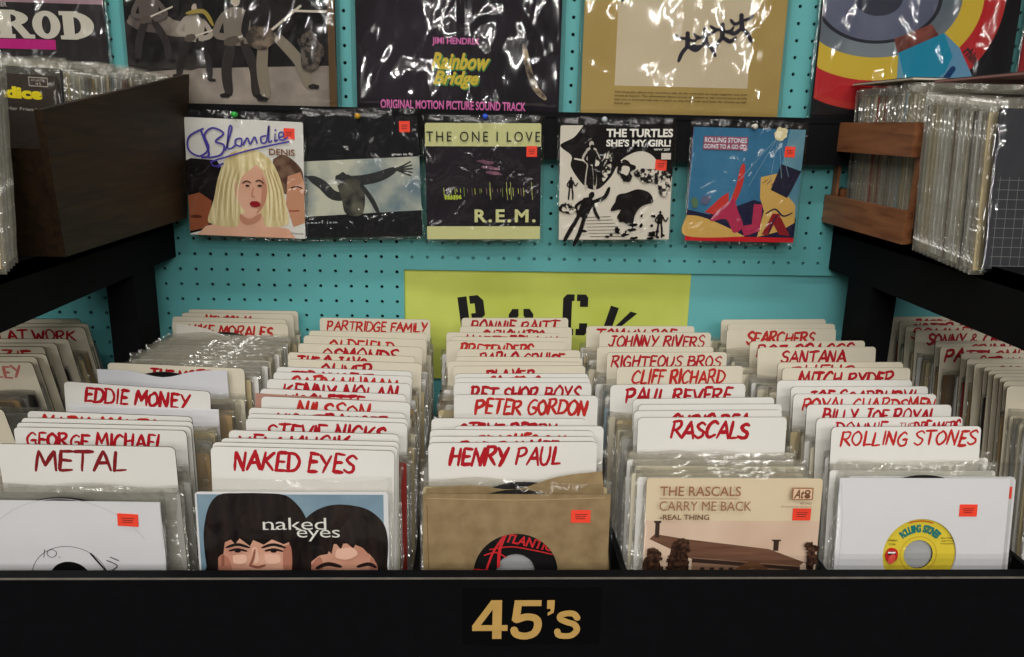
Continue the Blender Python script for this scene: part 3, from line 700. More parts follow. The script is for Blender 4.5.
A.poly(crv(Z((690, 510), (712, 545), (712, 620), (694, 600), (682, 550), (690, 510))), SK2); A.poly(crv(Z((470, 540), (500, 510), (512, 540), (500, 620), (470, 620), (470, 540))), SK2); A.poly(crv(Z((565, 480), (620, 474), (640, 500), (600, 520), (560, 510), (565, 480))), SK3)
for u in (205, 335):
    A.line(Z((u-42, 474), (u, 462), (u+44, 474)), .016, INK, .6); A.line(Z((u-30, 486), (u, 480), (u+32, 487)), .013, (50, 34, 32), .4); A.blob(*Z((u, 486))[0], .016, .010, (30, 24, 26), wob=.1)
A.line(Z((268, 480), (258, 520), (246, 540)), .012, SKD, .5); A.line(Z((246, 541), (275, 548), (302, 540)), .014, SKD, .4); A.line(Z((150, 505), (148, 540)), .016, SKD, .3)
A.line(Z((490, 552), (530, 536), (578, 546)), .022, (42, 28, 28), .4); A.line(Z((640, 546), (680, 536), (706, 548)), .020, (42, 28, 28), .4)
CR = paint((232, 230, 224), .5)
A.text('naked', .345, .675, .137, .205, CR, bold=-.004, spacing=.95); A.text('eyes', .52, .745, .205, .27, CR, bold=-.004, spacing=.95)
# little serifs on the type
for u, v in ((.36, .205), (.40, .205), (.53, .205)): A.poly(rect(u-.014, v-.006, u+.014, v), CR)
mb.build('picture_sleeve', r)
# --- kraft sleeve with black and red label
Y = FRONTY[3]; x0, z0, w_ = frontpos(427, 607, 494, Y)
r = single("brown kraft sleeve single with black and red label above the 45's sign", x0, Y, z0, LEAN[3], sd=4, bagtop=.013, bagw=.189)
KRAFT = photo((138, 116, 84), (160, 138, 102), 60, .3, .7, 5)
mb = sleeve_hole(.181, .181, .0415, -.082, KRAFT); A = Art(mb, .181, .181)
A.line([(.02, .022), (.5, .03), (.97, .016)], .006, (176, 152, 112)); A.line([(.02, .06), (.03, .5)], .004, (120, 98, 68))
mb.build('paper_sleeve', r)
LRED = paint((214, 44, 50), .4, .4); LBL = paint((20, 18, 20), .35, .45)
def at_label(o):
    A = Art(o, 1, 1, -.0009)
    # fan of red wedge and swash capital, printed over black
    A.poly([(q[0]+.5, -q[1]) for q in arc_pts(0, 0, .044, PI*.97, PI*1.3)]+[(q[0]+.5, -q[1]) for q in arc_pts(0, 0, .020, PI*1.3, PI*.97)], LRED)
    A.text('TLANTIC', .5-.0105, .5+.0375, -.0365, -.0265, LRED, bold=.03, shear=.15, rot=-.22)
    A.line([(.5-.029, -.002), (.5-.022, -.022), (.5-.010, -.041)], .0022, LRED); A.line([(.5-.010, -.041), (.5-.016, -.024), (.5-.017, -.006)], .0030, LRED)
    A.line([(.5-.026, -.024), (.5-.005, -.027), (.5+.016, -.0235), (.5+.036, -.019)], .0012, LRED)
    A.line([(.5-.031, -.018), (.5-.020, -.021), (.5-.010, -.016)], .0014, LRED)
disc(r, 0, -.082, .0022, LBL, extra=at_label)
sticker(r, .062, -.022)
mb = MB(); mb.flat(circ(0, 0, .024, n=30), 0, paint((178, 180, 186), .5)); o = mb.build('inner_paper', r, (0, .0042, -.082))
# --- sepia house cover
Y = FRONTY[4]; x0, z0, w_ = frontpos(650, 820, 478, Y)
r = single('cream single cover with a sepia picture of a long house, front of its column', x0, Y, z0, LEAN[4], sd=5, bagtop=.013, bagw=.189)
CRM = paint((226, 208, 176), .5, .3, .04, 10); mb = sleeve_mb(col=CRM); A = Art(mb, .181, .181)
BR = paint((150, 104, 72), .5); BR2 = paint((112, 74, 50), .5)
A.poly(rect(.0, .25, 1, 1), photo((206, 172, 148), (230, 204, 182), 10, .3, .7, 3))
ROOF = photo((104, 72, 56), (128, 92, 74), 60, .3, .7, 3, (.3, 1, 3)); TREE = photo((44, 28, 22), (84, 58, 44), 260, .4, .65, 5); WALLB = paint((150, 116, 92), .6); DK = paint((60, 40, 32), .6)
A.poly([(.03, .36), (.06, .33), (.24, .36), (.72, .42), (.93, .50), (.90, .53), (.30, .49)], ROOF)
A.poly([(.28, .47), (.91, .525), (.91, 1), (.28, 1)], WALLB)
A.poly([(.28, .475), (.91, .53), (.91, .55), (.28, .50)], DK)
A.poly(rect(.06, .26, .085, .35), DK); A.poly(rect(.745, .37, .775, .43), DK); A.poly(rect(.052, .25, .093, .262), DK); A.poly(rect(.735, .362, .785, .372), DK)
A.poly([(.50, .56), (.62, .49), (.66, .495), (.78, .58), (.76, .60), (.63, .53), (.52, .60)], BR2); A.poly([(.54, .60), (.63, .54), (.73, .60), (.73, .75), (.54, .75)], DK)
for k in range(4): A.poly(rect(.33+.055*k, .53, .355+.055*k, .60), DK)
rt_ = random.Random(4)
for b_ in ((.20, .50, .065, .13, 2), (.05, .53, .045, .09, 7), (.965, .52, .02, .06, 5)): A.blob(b_[0], b_[1], b_[2], b_[3], TREE, wob=.35, sd=b_[4])
for cu_, cv_, ru_, rv_, n_ in ((.20, .47, .07, .13, 26), (.05, .50, .05, .10, 14), (.965, .49, .02, .07, 9), (.955, .40, .025, .02, 6), (.14, .58, .18, .05, 16), (.50, .60, .10, .03, 6)):
    for k in range(n_):
        a_ = rt_.uniform(0, 2*PI); q_ = rt_.uniform(0, 1)**.5
        A.blob(cu_+ru_*q_*math.cos(a_)*(.8+.2*math.sin(a_)), cv_+rv_*q_*math.sin(a_), rt_.uniform(.012, .03), rt_.uniform(.012, .03), TREE, wob=.7, sd=k*1.3, n=12)
A.text('THE RASCALS', .07, .525, .035, .092, BR, bold=.01); A.line([(.07, .108), (.52, .108)], .003, BR, 0, False)
A.text('CARRY ME BACK', .07, .59, .122, .178, BR, bold=0); A.text('-REAL THING', .075, .355, .20, .232, BR2, bold=.015)
A.poly(rect(.815, .04, .935, .112), BR); A.poly(rect(.822, .046, .928, .106), (222, 190, 156))
A.text('At', .825, .885, .05, .103, BR2, bold=.03, shear=.3); A.blob(.902, .066, .017, .015, BR2, wob=.1); A.blob(.902, .09, .017, .013, BR2, wob=.1); A.blob(.902, .066, .007, .006, (222, 190, 156), wob=0)
A.text('45-2463', .865, .93, .125, .138, BR2); A.text('Produced by the band', .76, .93, .147, .158, BR2)
mb.build('picture_sleeve', r); sticker(r, .071, -.038)
# --- yellow label
Y = FRONTY[5]; x0, z0, w_ = frontpos(844, 1006, 478, Y)
r = single('white sleeve single with yellow label and red tongue emblem, front of its column', x0, Y, z0, LEAN[5], sd=6, bagtop=.018, bagw=.190)
mb = sleeve_hole(.181, .181, .0395, -.083, WHITE); A = Art(mb, .181, .181)
A.line([(.01, .03), (.03, .3), (.02, .6)], .004, (206, 206, 210))
mb.build('paper_sleeve', r)
YL = paint((232, 208, 64), .4, .4, .03)
def st_label(o):
    A = Art(o, 1, 1, -.0009); B1 = paint((26, 122, 120), .5)
    ring_ = [(q[0]+.5, -q[1]) for q in arc_pts(0, 0, .0195, 0, 2*PI, 40)]; A.line(ring_, .0012, (214, 182, 60), 0, False)
    w = 'ROLLING STONES'; 
    for i, ch in enumerate(w):
        if ch == ' ': continue
        a = PI/2+.72-1.44*i/(len(w)-1); rr = .0285
        cx, cz = rr*math.cos(a)+.5, rr*math.sin(a); A.step(); typ(o, ch, cx-.5-.0021, cx-.5+.0021, cz-.0043, cz+.0043, A.y, B1, bold=.06, rot=a-PI/2)
    A.line([(q[0]+.5, -q[1]) for q in arc_pts(0, 0, .0368, PI/2-.35, PI/2+.35)], .0012, (206, 90, 40), 0, False)
    A.text('STEREO', .5-.034, .5-.024, -.0165, -.0145, INK); A.text('2:34', .5-.033, .5-.026, -.0125, -.0105, INK)
    for k in range(3): A.text(('RS-19309', 'Jagger-Richards', 'Produced by')[k], .5+.023, .5+.037, -.019+.003*k, -.0173+.003*k, INK)
    RD = paint((206, 40, 40), .4)
    A.blob(.5-.0295, .0005, .0070, .0080, RD, wob=.15, sd=3); A.blob(.5-.0295, -.0015, .0045, .0025, INK, wob=.1); A.poly(rect(.5-.0335, -.0032, .5-.0255, -.0016), (250, 250, 250)); A.blob(.5-.029, .0045, .0036, .0058, (235, 90, 80), rot=.3, wob=.1)
disc(r, 0, -.083, .0022, YL, extra=st_label, hole_r=.0155)
mb = MB(); mb.flat(circ(0, 0, .018, n=30), 0, paint((186, 188, 192), .5)); mb.build('inner_paper', r, (0, .0042, -.083))
sticker(r, .048, -.034)
# second white sleeve just behind it, showing its own sticker past the side
r2 = single('white paper sleeve single with sticker, directly behind the yellow-label record', x0+.0125, Y+.009, z0-.002, LEAN[5], sd=16, bagtop=.016, bagw=.190)
sleeve_mb(col=WHITE, r=.005).build('paper_sleeve', r2); sticker(r2, .0875-.0045, -.017, w=.008)
# loose sleeves showing over the bags
def loose(px0, px1, py, Y, colm, lab, tilt=0, arc=True, h=.18, lean=0, w=None, arcx=0):
    a, b = atY(px0, py, Y), atY(px1, py, Y); w = w or b.x-a.x
    r = empty('vinyl_single', ((a.x+b.x)/2, Y, (a.z+b.z)/2)); r.rotation_euler = (lean, tilt, 0); tag(r, lab, 'record', 'loose paper sleeves in the bin')
    mb = MB(); n = 16; pts = [(-w/2, -h), (w/2, -h)]+[(w/2-w*k/n, -.0*k) for k in range(n+1)]
    top = []
    for k in range(n+1):
        u = k/n; x = w/2-w*u; dip = .010*math.exp(-((x-arcx)/.03)**2) if arc else 0
        top.append((x, -dip))
    mb.prism([(-w/2, -h), (w/2, -h)]+top, -.0007, .0007, colm); mb.build('paper_sleeve', r)
    if arc:
        d = MB(); R_ = .0875; d.prism(circ(0, 0, R_, n=60), .0010, .0024, paint((16, 15, 17), .3, .5)); d.build('vinyl_disc', r, (arcx, 0, -.003-R_))
    return r
loose(436, 592, 480, -.6035, KRAFT, "brown kraft sleeve poking up crooked behind the front record above the 45's sign", tilt=-.11, lean=LEAN[3], w=.172)
c1 = cols[1]
loose(102, 222, 370, c1[6][1]-.012, paint((214, 214, 220), .6, .25, .04), 'white paper sleeve with curved disc edge before the seventh METAL column card', tilt=.0, lean=.04, w=.16)
loose(62, 226, 407, c1[5][1]-.010, WHITE, 'plain white paper sleeve standing before the sixth METAL column card', tilt=.03, arc=False, lean=.04, w=.17)
loose(172, 291, 331, c1[7][1]-.013, paint((224, 220, 208), .6, .25, .04), 'white paper sleeve with curved disc edge before the eighth METAL column card', tilt=.13, lean=.04, w=.165)
c2 = cols[2]
loose(252, 408, 398, c2[8][1]-.008, paint((176, 132, 116), .6, .25, .1), 'pinkish brown sleeve just behind the eighth card of the two-face column', tilt=.06, arc=False, lean=LEAN[2], w=.17)
# ================================================================== WALL
def quadpose(q, Y):
    P = [atY(*p, Y) for p in q]; c = (P[0]+P[1]+P[2]+P[3])/4          # TL TR BR BL
    d = ((P[1]-P[0])+(P[2]-P[3])); e = ((P[0]-P[3])+(P[1]-P[2]))
    roll = .5*(-math.atan2(d.z, d.x)+math.atan2(e.x, e.z)); return c, roll, d.length/2, e.length/2
def wall_single(q, Y, label, sd, size=.183, tiltx=0):
    c, roll, ww, hh = quadpose(q, Y)
    s = max(.178, min(.187, (ww+hh)/2))
    up = Vector((math.sin(roll), 0, math.cos(roll)))
    top = c+up*(hh/2)
    r = empty('vinyl_single', top); r.rotation_euler = (tiltx, roll, 0); tag(r, label, 'record', 'singles pinned under the ledge')
    me = bag_mesh(s+.010, s+.018, sd, 30, 30, .0075, .0013, .005, FILM_SMALL, 20); o = link('plastic_bag', me, r); o.location = (0, 0, .012)
    return r, s, top
def pin(p, colr, label):
    mb = MB(); n = 14
    prof = [(.0008, .012), (.0008, .004), (.0032, .0035), (.0036, .002), (.0022, .001), (.0022, -.004), (.004, -.005), (.0044, -.0065), (.002, -.008), (0, -.0083)]
    k = mb.mi(paint(colr, .3, .5)); b = 0
    for r_, y_ in prof:
        for i in range(n): a = 2*PI*i/n; mb.v.append((r_*math.cos(a), y_, r_*math.sin(a)))
    for j in range(len(prof)-1):
        for i in range(n): i2 = (i+1) % n; mb.f.append((j*n+i, j*n+i2, (j+1)*n+i2, (j+1)*n+i)); mb.fm.append(k)
    o = mb.build('push_pin', None, p, True); tag(o, label, 'push pin', 'push pins in the ledge')
PY = -.0475
r, s, top = wall_single([(190.5, 119), (300.5, 120.5), (304.3, 238), (188, 237.3)], -.052, 'pinned single with purple script and blond-haired portrait on its cover', 21)
r.rotation_euler.x = .0
mb = sleeve_mb(s, s, (222, 220, 214)); A = Art(mb, s, s)
A.poly([(.0, .36), (.04, .34), (.26, .35), (.30, .42), (.26, .92), (.0, .99)], photo((18, 15, 16), (34, 28, 28), 30, .4, .8))
A.poly([(.0, .66), (.10, .63), (.2, .70), (.16, .93), (.0, .97)], (150, 84, 56)); A.blob(.06, .84, .05, .015, (96, 46, 34), wob=.1)
A.poly(crv([(.74, .32), (.84, .28), (.97, .38), (1, .5), (1, .62), (.80, .6), (.72, .45)]), photo((84, 58, 46), (120, 92, 74), 60)); A.poly([(.86, .46), (.97, .42), (1, .5), (1, .86), (.9, .9), (.84, .7)], (196, 142, 112))
A.line([(.88, .56), (.94, .545), (.98, .56)], .012, (60, 40, 32), .4); A.line([(.87, .76), (.95, .755)], .016, (150, 60, 52), .3)
SKN = photo((214, 160, 134), (236, 190, 164), 12, .3, .7, 2)
A.poly([(.06, 1), (.14, .92), (.36, .86), (.42, .76), (.62, .76), (.66, .88), (.86, .92), (.92, 1)], SKN)
BL = photo((196, 176, 122), (240, 226, 180), 26, .35, .65, 4, (4, 1, .5))
A.poly(crv([(.50, .24), (.36, .30), (.27, .48), (.22, .68), (.16, .86), (.20, .90), (.34, .92), (.42, .90), (.46, .80), (.62, .80), (.66, .90), (.78, .90), (.86, .86), (.84, .70), (.80, .50), (.72, .33), (.60, .25), (.50, .24)]), BL)
A.poly(crv([(.45, .42), (.40, .56), (.43, .70), (.54, .83), (.63, .76), (.68, .62), (.67, .48), (.60, .38), (.52, .36), (.45, .42)]), SKN)
A.poly(crv([(.44, .58), (.40, .48), (.46, .36), (.56, .32), (.62, .34), (.54, .42), (.47, .48), (.44, .58)]), BL)
SH = paint((196, 138, 112), .5, .08); SH2 = paint((178, 152, 96), .5, .08); LTH = paint((250, 240, 204), .5, .08)
A.poly(crv([(.64, .46), (.68, .56), (.66, .70), (.58, .80), (.62, .70), (.635, .58), (.64, .46)]), SH); A.poly(crv([(.44, .80), (.52, .84), (.62, .79), (.60, .86), (.50, .90), (.44, .86), (.44, .80)]), SH)
for q_ in range(9): A.line([(.33+.018*q_, .36+.01*q_), (.27+.02*q_, .60), (.23+.024*q_, .86)], .006, SH2 if q_ % 2 else LTH, .8)
for q_ in range(7): A.line([(.66+.012*q_, .40), (.70+.017*q_, .60), (.69+.022*q_, .86)], .006, LTH if q_ % 2 else SH2, .8)
A.line([(.47, .535), (.51, .515), (.545, .53)], .012, (84, 56, 42), .5); A.line([(.585, .515), (.62, .505), (.655, .53)], .012, (84, 56, 42), .5); A.blob(.515, .555, .018, .009, (56, 40, 34), wob=.1); A.blob(.62, .55, .02, .009, (56, 40, 34), wob=.1)
A.line([(.565, .57), (.55, .64), (.575, .65)], .008, (184, 120, 98), .3); A.blob(.575, .71, .048, .026, (150, 26, 38), wob=.15, sd=2)
PUR = paint((74, 62, 160), .4)
A.line([(.14, .10), (.20, .30), (.14, .33)], .018, PUR); A.line([(.16, .09), (.04, .16), (.03, .27), (.12, .32), (.20, .25), (.17, .14), (.24, .08), (.33, .12), (.26, .19), (.33, .22), (.30, .30), (.20, .33)], .016, PUR)
A.line([(.34, .26), (.40, .08), (.38, .07), (.36, .24), (.42, .22), (.43, .17), (.48, .16), (.47, .22), (.43, .21)], .014, PUR); A.line([(.49, .21), (.53, .15), (.55, .20), (.59, .14), (.61, .19)], .014, PUR)
A.line([(.685, .125), (.645, .14), (.65, .185), (.69, .17), (.715, .04), (.71, .17), (.735, .165)], .014, PUR); A.line([(.765, .11), (.762, .165), (.785, .155)], .014, PUR); A.blob(.77, .075, .009, .009, PUR, wob=0); A.line([(.80, .135), (.835, .12), (.83, .09), (.80, .10), (.80, .145), (.83, .155), (.87, .13)], .013, PUR); A.line([(.22, .36), (.55, .25), (.88, .165)], .013, PUR); A.line([(.21, .36), (.24, .40), (.32, .37), (.27, .41)], .009, PUR)
A.text('DENIS', .71, .93, .23, .285, (132, 88, 62), bold=.02); A.text('Chrysalis', .88, .99, .945, .965, INK, shear=.3)
mb.build('picture_sleeve', r); sticker(r, .068, -.018, .0165, .0165, rot=.0)
pin(atY(235, 114.5, -.056), (40, 170, 60), 'green push pin above the blond-haired portrait single')
# cloud and arms cover
r, s, top = wall_single([(298, 118), (416, 115), (422.4, 238), (306, 239)], -.041, 'black pinned single with outstretched arms against a cloudy sky', 22)
mb = sleeve_mb(s, s, (24, 24, 28)); A = Art(mb, s, s)
A.poly([(.0, .36), (1, .33), (1, .78), (.0, .82)], photo((108, 128, 138), (196, 196, 178), 12, .38, .62, 4))
DKF = paint((30, 32, 34), .5)
A.line([(.07, .49), (.17, .55), (.26, .64), (.38, .66)], .085, DKF, .6); A.line([(.07, .49), (.01, .475)], .014, DKF); A.line([(.32, .51), (.50, .52), (.66, .49), (.80, .43)], .085, DKF, .6)
for k in range(5): A.line([(.78, .43), (.85, .41+.012*k), (.84+.10*math.cos(-.55+.28*k), .43+.11*math.sin(-.55+.28*k))], .014, DKF, .3)
A.blob(.35, .50, .065, .045, DKF, wob=.3); A.poly(crv([(.30, .56), (.42, .50), (.52, .58), (.50, .80), (.36, .80), (.33, .68), (.30, .56)]), photo((40, 42, 42), (100, 98, 84), 30)); A.line([(.50, .56), (.58, .68), (.63, .79)], .04, DKF, .3)
A.text('given to fly', .77, .95, .30, .325, (230, 230, 230), bold=.015); A.text('pearl jam', .02, .28, .86, .885, (196, 200, 206), bold=.01, spacing=1.3)
mb.build('picture_sleeve', r); sticker(r, .072, -.016, .0165, .0165)
pin(atY(358, 116, -.048), (196, 150, 40), 'yellow push pin above the cloudy-sky single')
# pale yellow banded cover
r, s, top = wall_single([(424, 122.4), (541.8, 123.7), (541, 237.3), (426.4, 237.6)], -.046, 'pinned single with pale yellow bands above and below a dark picture', 23)
PY_ = (206, 206, 148); mb = sleeve_mb(s, s, PY_); A = Art(mb, s, s)
A.poly(rect(.0, .195, 1, .885), photo((24, 22, 28), (44, 36, 44), 9, .35, .8, 3))
for k in range(3): A.blob(.53+.03*k, .33+.045*k, .08, .014, photo((110, 74, 92), (150, 104, 122), 40), rot=.15, wob=.5, sd=k)
random.seed(5)
for k in range(26):
    u = .15+.8*k/26+random.uniform(-.01, .01); hh = random.uniform(.02, .06) if not 14 <= k <= 16 else .02
    A.line([(u, .565-hh*.3), (u+.004, .565+hh)], random.uniform(.005, .012), random.choice([(184, 196, 90), (206, 214, 120), (150, 120, 110), (120, 150, 60)]), .5, False)
for k, u in enumerate((.555, .70, .735, .92)): A.line([(u, .50), (u+.01, .65)], .009, (196, 206, 120), .6, False)
for k in range(6): A.blob(.17+.025*k, .63, .012, .02, (176, 190, 70), wob=.5, sd=k)
random.seed(9)
tx = 'THE ONE I LOVE'; A.text(tx, .012, .99, .07, .155, (40, 40, 44), bold=.0, spacing=1.35)
A.text('R.E.M.', .42, .96, .735, .85, PY_, bold=.032, spacing=1.25)
mb.build('picture_sleeve', r); sticker(r, .0755, -.0425, .0165, .0165)
pin(atY(485, 116.5, -.05), (40, 80, 200), 'blue push pin above the pale yellow banded single')
# black and white collage
r, s, top = wall_single([(560.5, 124), (672.5, 126.8), (670.4, 239.4), (558.7, 238.6)], -.046, 'pinned single with black and white collage of figures on its cover', 24)
CW = (222, 214, 200); mb = sleeve_mb(s, s, CW); A = Art(mb, s, s); K = (22, 18, 18)
A.poly(crv([(.20, .0), (.12, .1), (.0, .17), (.10, .26), (.10, .36), (.22, .52), (.34, .55), (.45, .45), (.50, .36), (.56, .28), (.70, .22), (.82, .26), (.93, .40), (1, .44), (1, .30), (1, .12), (1, 0), (.6, 0), (.20, .0)]), K)
def figure(u, v, h, mat, rot=0, flip=1, arm=.5):
    """a small printed standing figure: head, coat, legs, arms"""
    def T(a, b): a *= flip; return (u+(a*math.cos(rot)-b*math.sin(rot))*h, v+(a*math.sin(rot)+b*math.cos(rot))*h)
    A.poly([T(*p) for p in circ(0, .07, .05, .065, 12)], mat)
    A.poly([T(*p) for p in ((-.03, .12), (-.11, .17), (-.10, .5), (.09, .5), (.11, .17), (.03, .12))], mat)
    A.line([T(-.05, .48), T(-.08, .75), T(-.10, 1)], .075*h, mat, .3); A.line([T(.05, .48), T(.09, .75), T(.09, 1)], .075*h, mat, .3)
    A.line([T(.09, .2), T(.2, .3+.2*arm), T(.3, .42-.3*arm)], .055*h, mat, .3); A.line([T(-.09, .2), T(-.17, .36), T(-.08, .46)], .055*h, mat, .3)
figure(.275, .13, .42, (196, 188, 176)); A.blob(.30, .32, .05, .03, (226, 220, 208), wob=.1, rot=.1); A.line([(.27, .31), (.13, .285)], .014, (226, 220, 208), 0, False)
figure(.28, .16, .35, K, 0)
figure(.10, .44, .20, K); figure(.91, .74, .24, K)
figure(.30, .57, .50, K, .42, 1, .1); A.line([(.30, .66), (.40, .62), (.44, .54)], .035, K, .3)
A.poly(crv([(.50, .66), (.52, .60), (.60, .58), (.70, .55), (.80, .58), (.84, .66), (.74, .70), (.68, .78), (.66, .88), (.58, .84), (.52, .80), (.55, .73), (.46, .74), (.50, .66)]), K)
A.blob(.575, .36, .085, .06, K, wob=.5, sd=4); A.blob(.59, .44, .05, .05, K, wob=.5, sd=8); A.blob(.58, .385, .04, .04, CW, wob=.3, sd=6)
random.seed(3)
SPK = photo((22, 18, 18), (222, 214, 200), 170, .44, .56, 2)
A.blob(.80, .44, .13, .07, SPK, wob=.4, sd=5, rot=.2); A.blob(.42, .34, .04, .12, SPK, wob=.5, sd=2, rot=.2); A.blob(.93, .50, .06, .10, SPK, wob=.5, sd=3); A.blob(.07, .72, .08, .05, SPK, wob=.5, sd=9)
for k in range(7): A.line([(.22+.01*k, .80+.028*k), (.46+.02*k, .79+.03*k)], .008, K, .5, False)
for k in range(16): A.blob(.1+.85*random.random(), .9+.09*random.random(), .03*random.random()+.008, .012, K, wob=.7, sd=k, n=12)
for k in range(14): A.blob(.5+.4*random.random(), .78+.16*random.random(), .022*random.random()+.006, .016, K, wob=.8, sd=k+30, n=12)
A.text('THE TURTLES', .40, .985, .028, .10, (232, 228, 218), bold=.035); A.text("SHE'S MY GIRL!", .40, .97, .118, .18, (232, 228, 218), bold=.035); A.text('WW 207', .82, .965, .195, .215, (220, 216, 206), bold=.03)
A.poly(rect(.89, .235, .975, .29), (206, 196, 184))
mb.build('picture_sleeve', r); sticker(r, .0705, -.0605, .018, .0165, rot=.05)
pin(atY(604, 119.5, -.05), (190, 196, 200), 'clear push pin above the black and white collage single')
# blue painted cover
r, s, top = wall_single([(693, 126.6), (806, 130), (795, 240.5), (683.5, 237.5)], -.046, 'blue pinned single with painted still life, hanging slightly crooked', 25)
mb = sleeve_mb(s, s, (196, 30, 40)); A = Art(mb, s, s)
A.poly(rect(0, 0, 1, .955), photo((38, 92, 132), (66, 124, 160), 8, .3, .7, 4))
A.poly([(.86, 0), (1, 0), (1, .80), (.86, .80), (.80, .45)], photo((72, 126, 150), (116, 156, 170), 14, .3, .7))
NV = (32, 34, 62); OC = (208, 168, 92); MG = (176, 50, 84); RDD = (196, 58, 52)
A.poly([(.0, .72), (.2, .76), (.45, .68), (.6, .62), (.78, .68), (1, .78), (1, .955), (.0, .955)], NV)
A.poly(crv([(.0, .77), (.12, .78), (.30, .84), (.50, .93), (.5, .955), (.0, .955), (.0, .77)]), OC)
A.poly([(.64, .42), (.80, .38), (.84, .52), (.98, .66), (.99, .82), (.86, .90), (.66, .955), (.70, .72), (.65, .60)], OC)
A.poly([(.81, .30), (1, .36), (.90, .60), (.74, .53)], (36, 36, 56))
A.line([(.47, .32), (.45, .50), (.40, .66)], .055, RDD, .4); A.poly(crv([(.40, .62), (.28, .72), (.22, .82), (.36, .80), (.44, .92), (.52, .86), (.46, .72), (.42, .62), (.40, .62)]), MG)
A.poly([(.16, .74), (.30, .60), (.36, .56), (.37, .64), (.24, .76)], RDD); A.poly([(.60, .66), (.68, .66), (.68, .90), (.54, .95), (.50, .86), (.60, .84)], MG)
A.poly([(.70, .93), (.78, .74), (.84, .74), (.96, .94), (.86, .93), (.80, .84), (.76, .94)], (140, 34, 40))
A.line([(.72, .74), (.80, .70), (.88, .76), (.96, .73)], .014, NV, .4); A.line([(.82, .76), (.78, .84), (.76, .92)], .012, NV, .3)
for k in range(3): A.line([(.66+.04*k, .47+.01*k), (.70+.04*k, .44)], .006, NV, .2)
A.blob(.775, .04, .06, .05, (226, 214, 170), wob=.6, sd=3); A.blob(.76, .045, .03, .03, (246, 238, 206), wob=.5, sd=6)
for a_ in (-.62, -.42, -.1, .18, .36): A.line([(.76+.04*math.sin(a_), .09), (.76+(.55 if a_ < -.3 else .36)*math.sin(a_), .09+(.45 if a_ < -.3 else .34)*math.cos(a_))], .005, (140, 176, 196), .3, False)
A.poly(rect(.095, .075, .49, .19), (150, 84, 104)); A.text('ROLLING STONES', .105, .48, .085, .128, (220, 226, 236), bold=.02); A.text('GOING TO A GO GO', .10, .48, .142, .18, (220, 226, 236), bold=.02)
A.blob(.06, .66, .03, .05, (90, 120, 90), wob=.5, sd=8); A.blob(.16, .63, .04, .04, (96, 100, 130), wob=.5, sd=12)
mb.build('picture_sleeve', r); sticker(r, .067, -.0345, .0165, .0165)
pin(atY(754, 126.5, -.05), (214, 208, 196), 'pale push pin above the blue painted single')
# ------------------------------------------------------------------ albums on the ledge
S12 = .315
def album(px0, px1, pyb, label, sd, base, Y=-.018):
    a, b = atY(px0, pyb, Y), atY(px1, pyb, Y); x = (a.x+b.x)/2 if px1-px0 < 400 else a.x+S12/2
    z = H+RZ1+.001
    r = empty('vinyl_album', (x, Y, z)); tag(r, label, 'record album', 'albums standing on the ledge')
    r.rotation_euler = (-.02, 0, 0)
    me = bag_mesh(S12+.014, S12+.02, sd, 70, 70, .013, .006, .004, FILM_CLEAR, 7, True); o = link('plastic_bag', me, r); o.location = (0, 0, S12+.0185)
    mb = MB(); mb.prism(rrect(S12, S12, .002), -.0018, .0018, base if not isinstance(base, tuple) else paint(base, .5, .08)); A = Art(mb, S12, S12, -.0019)
    return r, mb, A
def fin(r, mb): o = mb.build('album_cover', r); o.location = (0, 0, S12+.0012)
x_ = atY(112, 50, -.018).x
# 1 slab-serif album
r, mb, A = album(0, 0, 0, 'pink and black album with large pale slab lettering behind the dark brown crate', 31, (46, 42, 44))
r.location.x = x_-S12/2-.007
A.poly(rect(0, 0, 1, .55), photo((150, 116, 128), (186, 154, 164), 10, .3, .7)); A.poly(rect(0, .715, .76, .76), (196, 40, 132))
for k in range(9): A.line([(.3+.08*k, .2+.03*(k % 3)), (.33+.08*k, .48-.05*(k % 2))], .02, (110, 84, 96), .5)
CRM2 = paint((214, 208, 194), .5)
def slab(ch, u0, u1, v0, v1):
    w, h = u1-u0, v1-v0
    def Q(pts): A.poly([(u0+p[0]*w, v0+p[1]*h) for p in pts], CRM2)
    if ch in 'RD':
        Q(rect(0, 0, .55, .14)); Q(rect(0, .86, .5, 1)); Q(rect(.1, .05, .42, .95))
        if ch == 'D': A.poly([(u0+w*(.3+.70*math.sin(t)), v0+h*(.5-.5*math.cos(t))) for t in [PI*k/20 for k in range(21)]], CRM2); A.poly([(u0+w*(.42+.2*math.sin(t)), v0+h*(.5-.3*math.cos(t))) for t in [PI*k/14 for k in range(15)]], (46, 42, 44))
        else:
            A.poly([(u0+w*(.3+.58*math.sin(t)), v0+h*(.29-.29*math.cos(t))) for t in [PI*k/16 for k in range(17)]], CRM2); A.poly([(u0+w*(.42+.14*math.sin(t)), v0+h*(.29-.13*math.cos(t))) for t in [PI*k/12 for k in range(13)]], (46, 42, 44))
            Q([(.42, .5), (.68, .5), (.9, .86), (1.02, .86), (1.02, 1), (.72, 1)])
    elif ch == 'O': A.blob(u0+w/2, v0+h/2, w/2, h/2, CRM2, wob=0, n=36); A.blob(u0+w/2, v0+h/2, w*.16, h*.32, (46, 42, 44), wob=0)
    elif ch == 'N': Q(rect(0, 0, .4, .14)); Q(rect(0, .86, .5, 1)); Q(rect(.1, .05, .32, .95)); Q([(.2, 0), (.45, 0), (.85, .8), (.85, 1), (.68, 1)]); Q(rect(.62, 0, 1, .14)); Q(rect(.72, .05, .9, .98))
for ch, a_, b_ in (('R', .49, .665), ('O', .662, .792), ('D', .79, .95), ('N', .33, .475)): slab(ch, a_, b_, .585, .712)
A.text('MY BROTHER', .40, .555, .552, .572, (200, 190, 186), bold=.02)
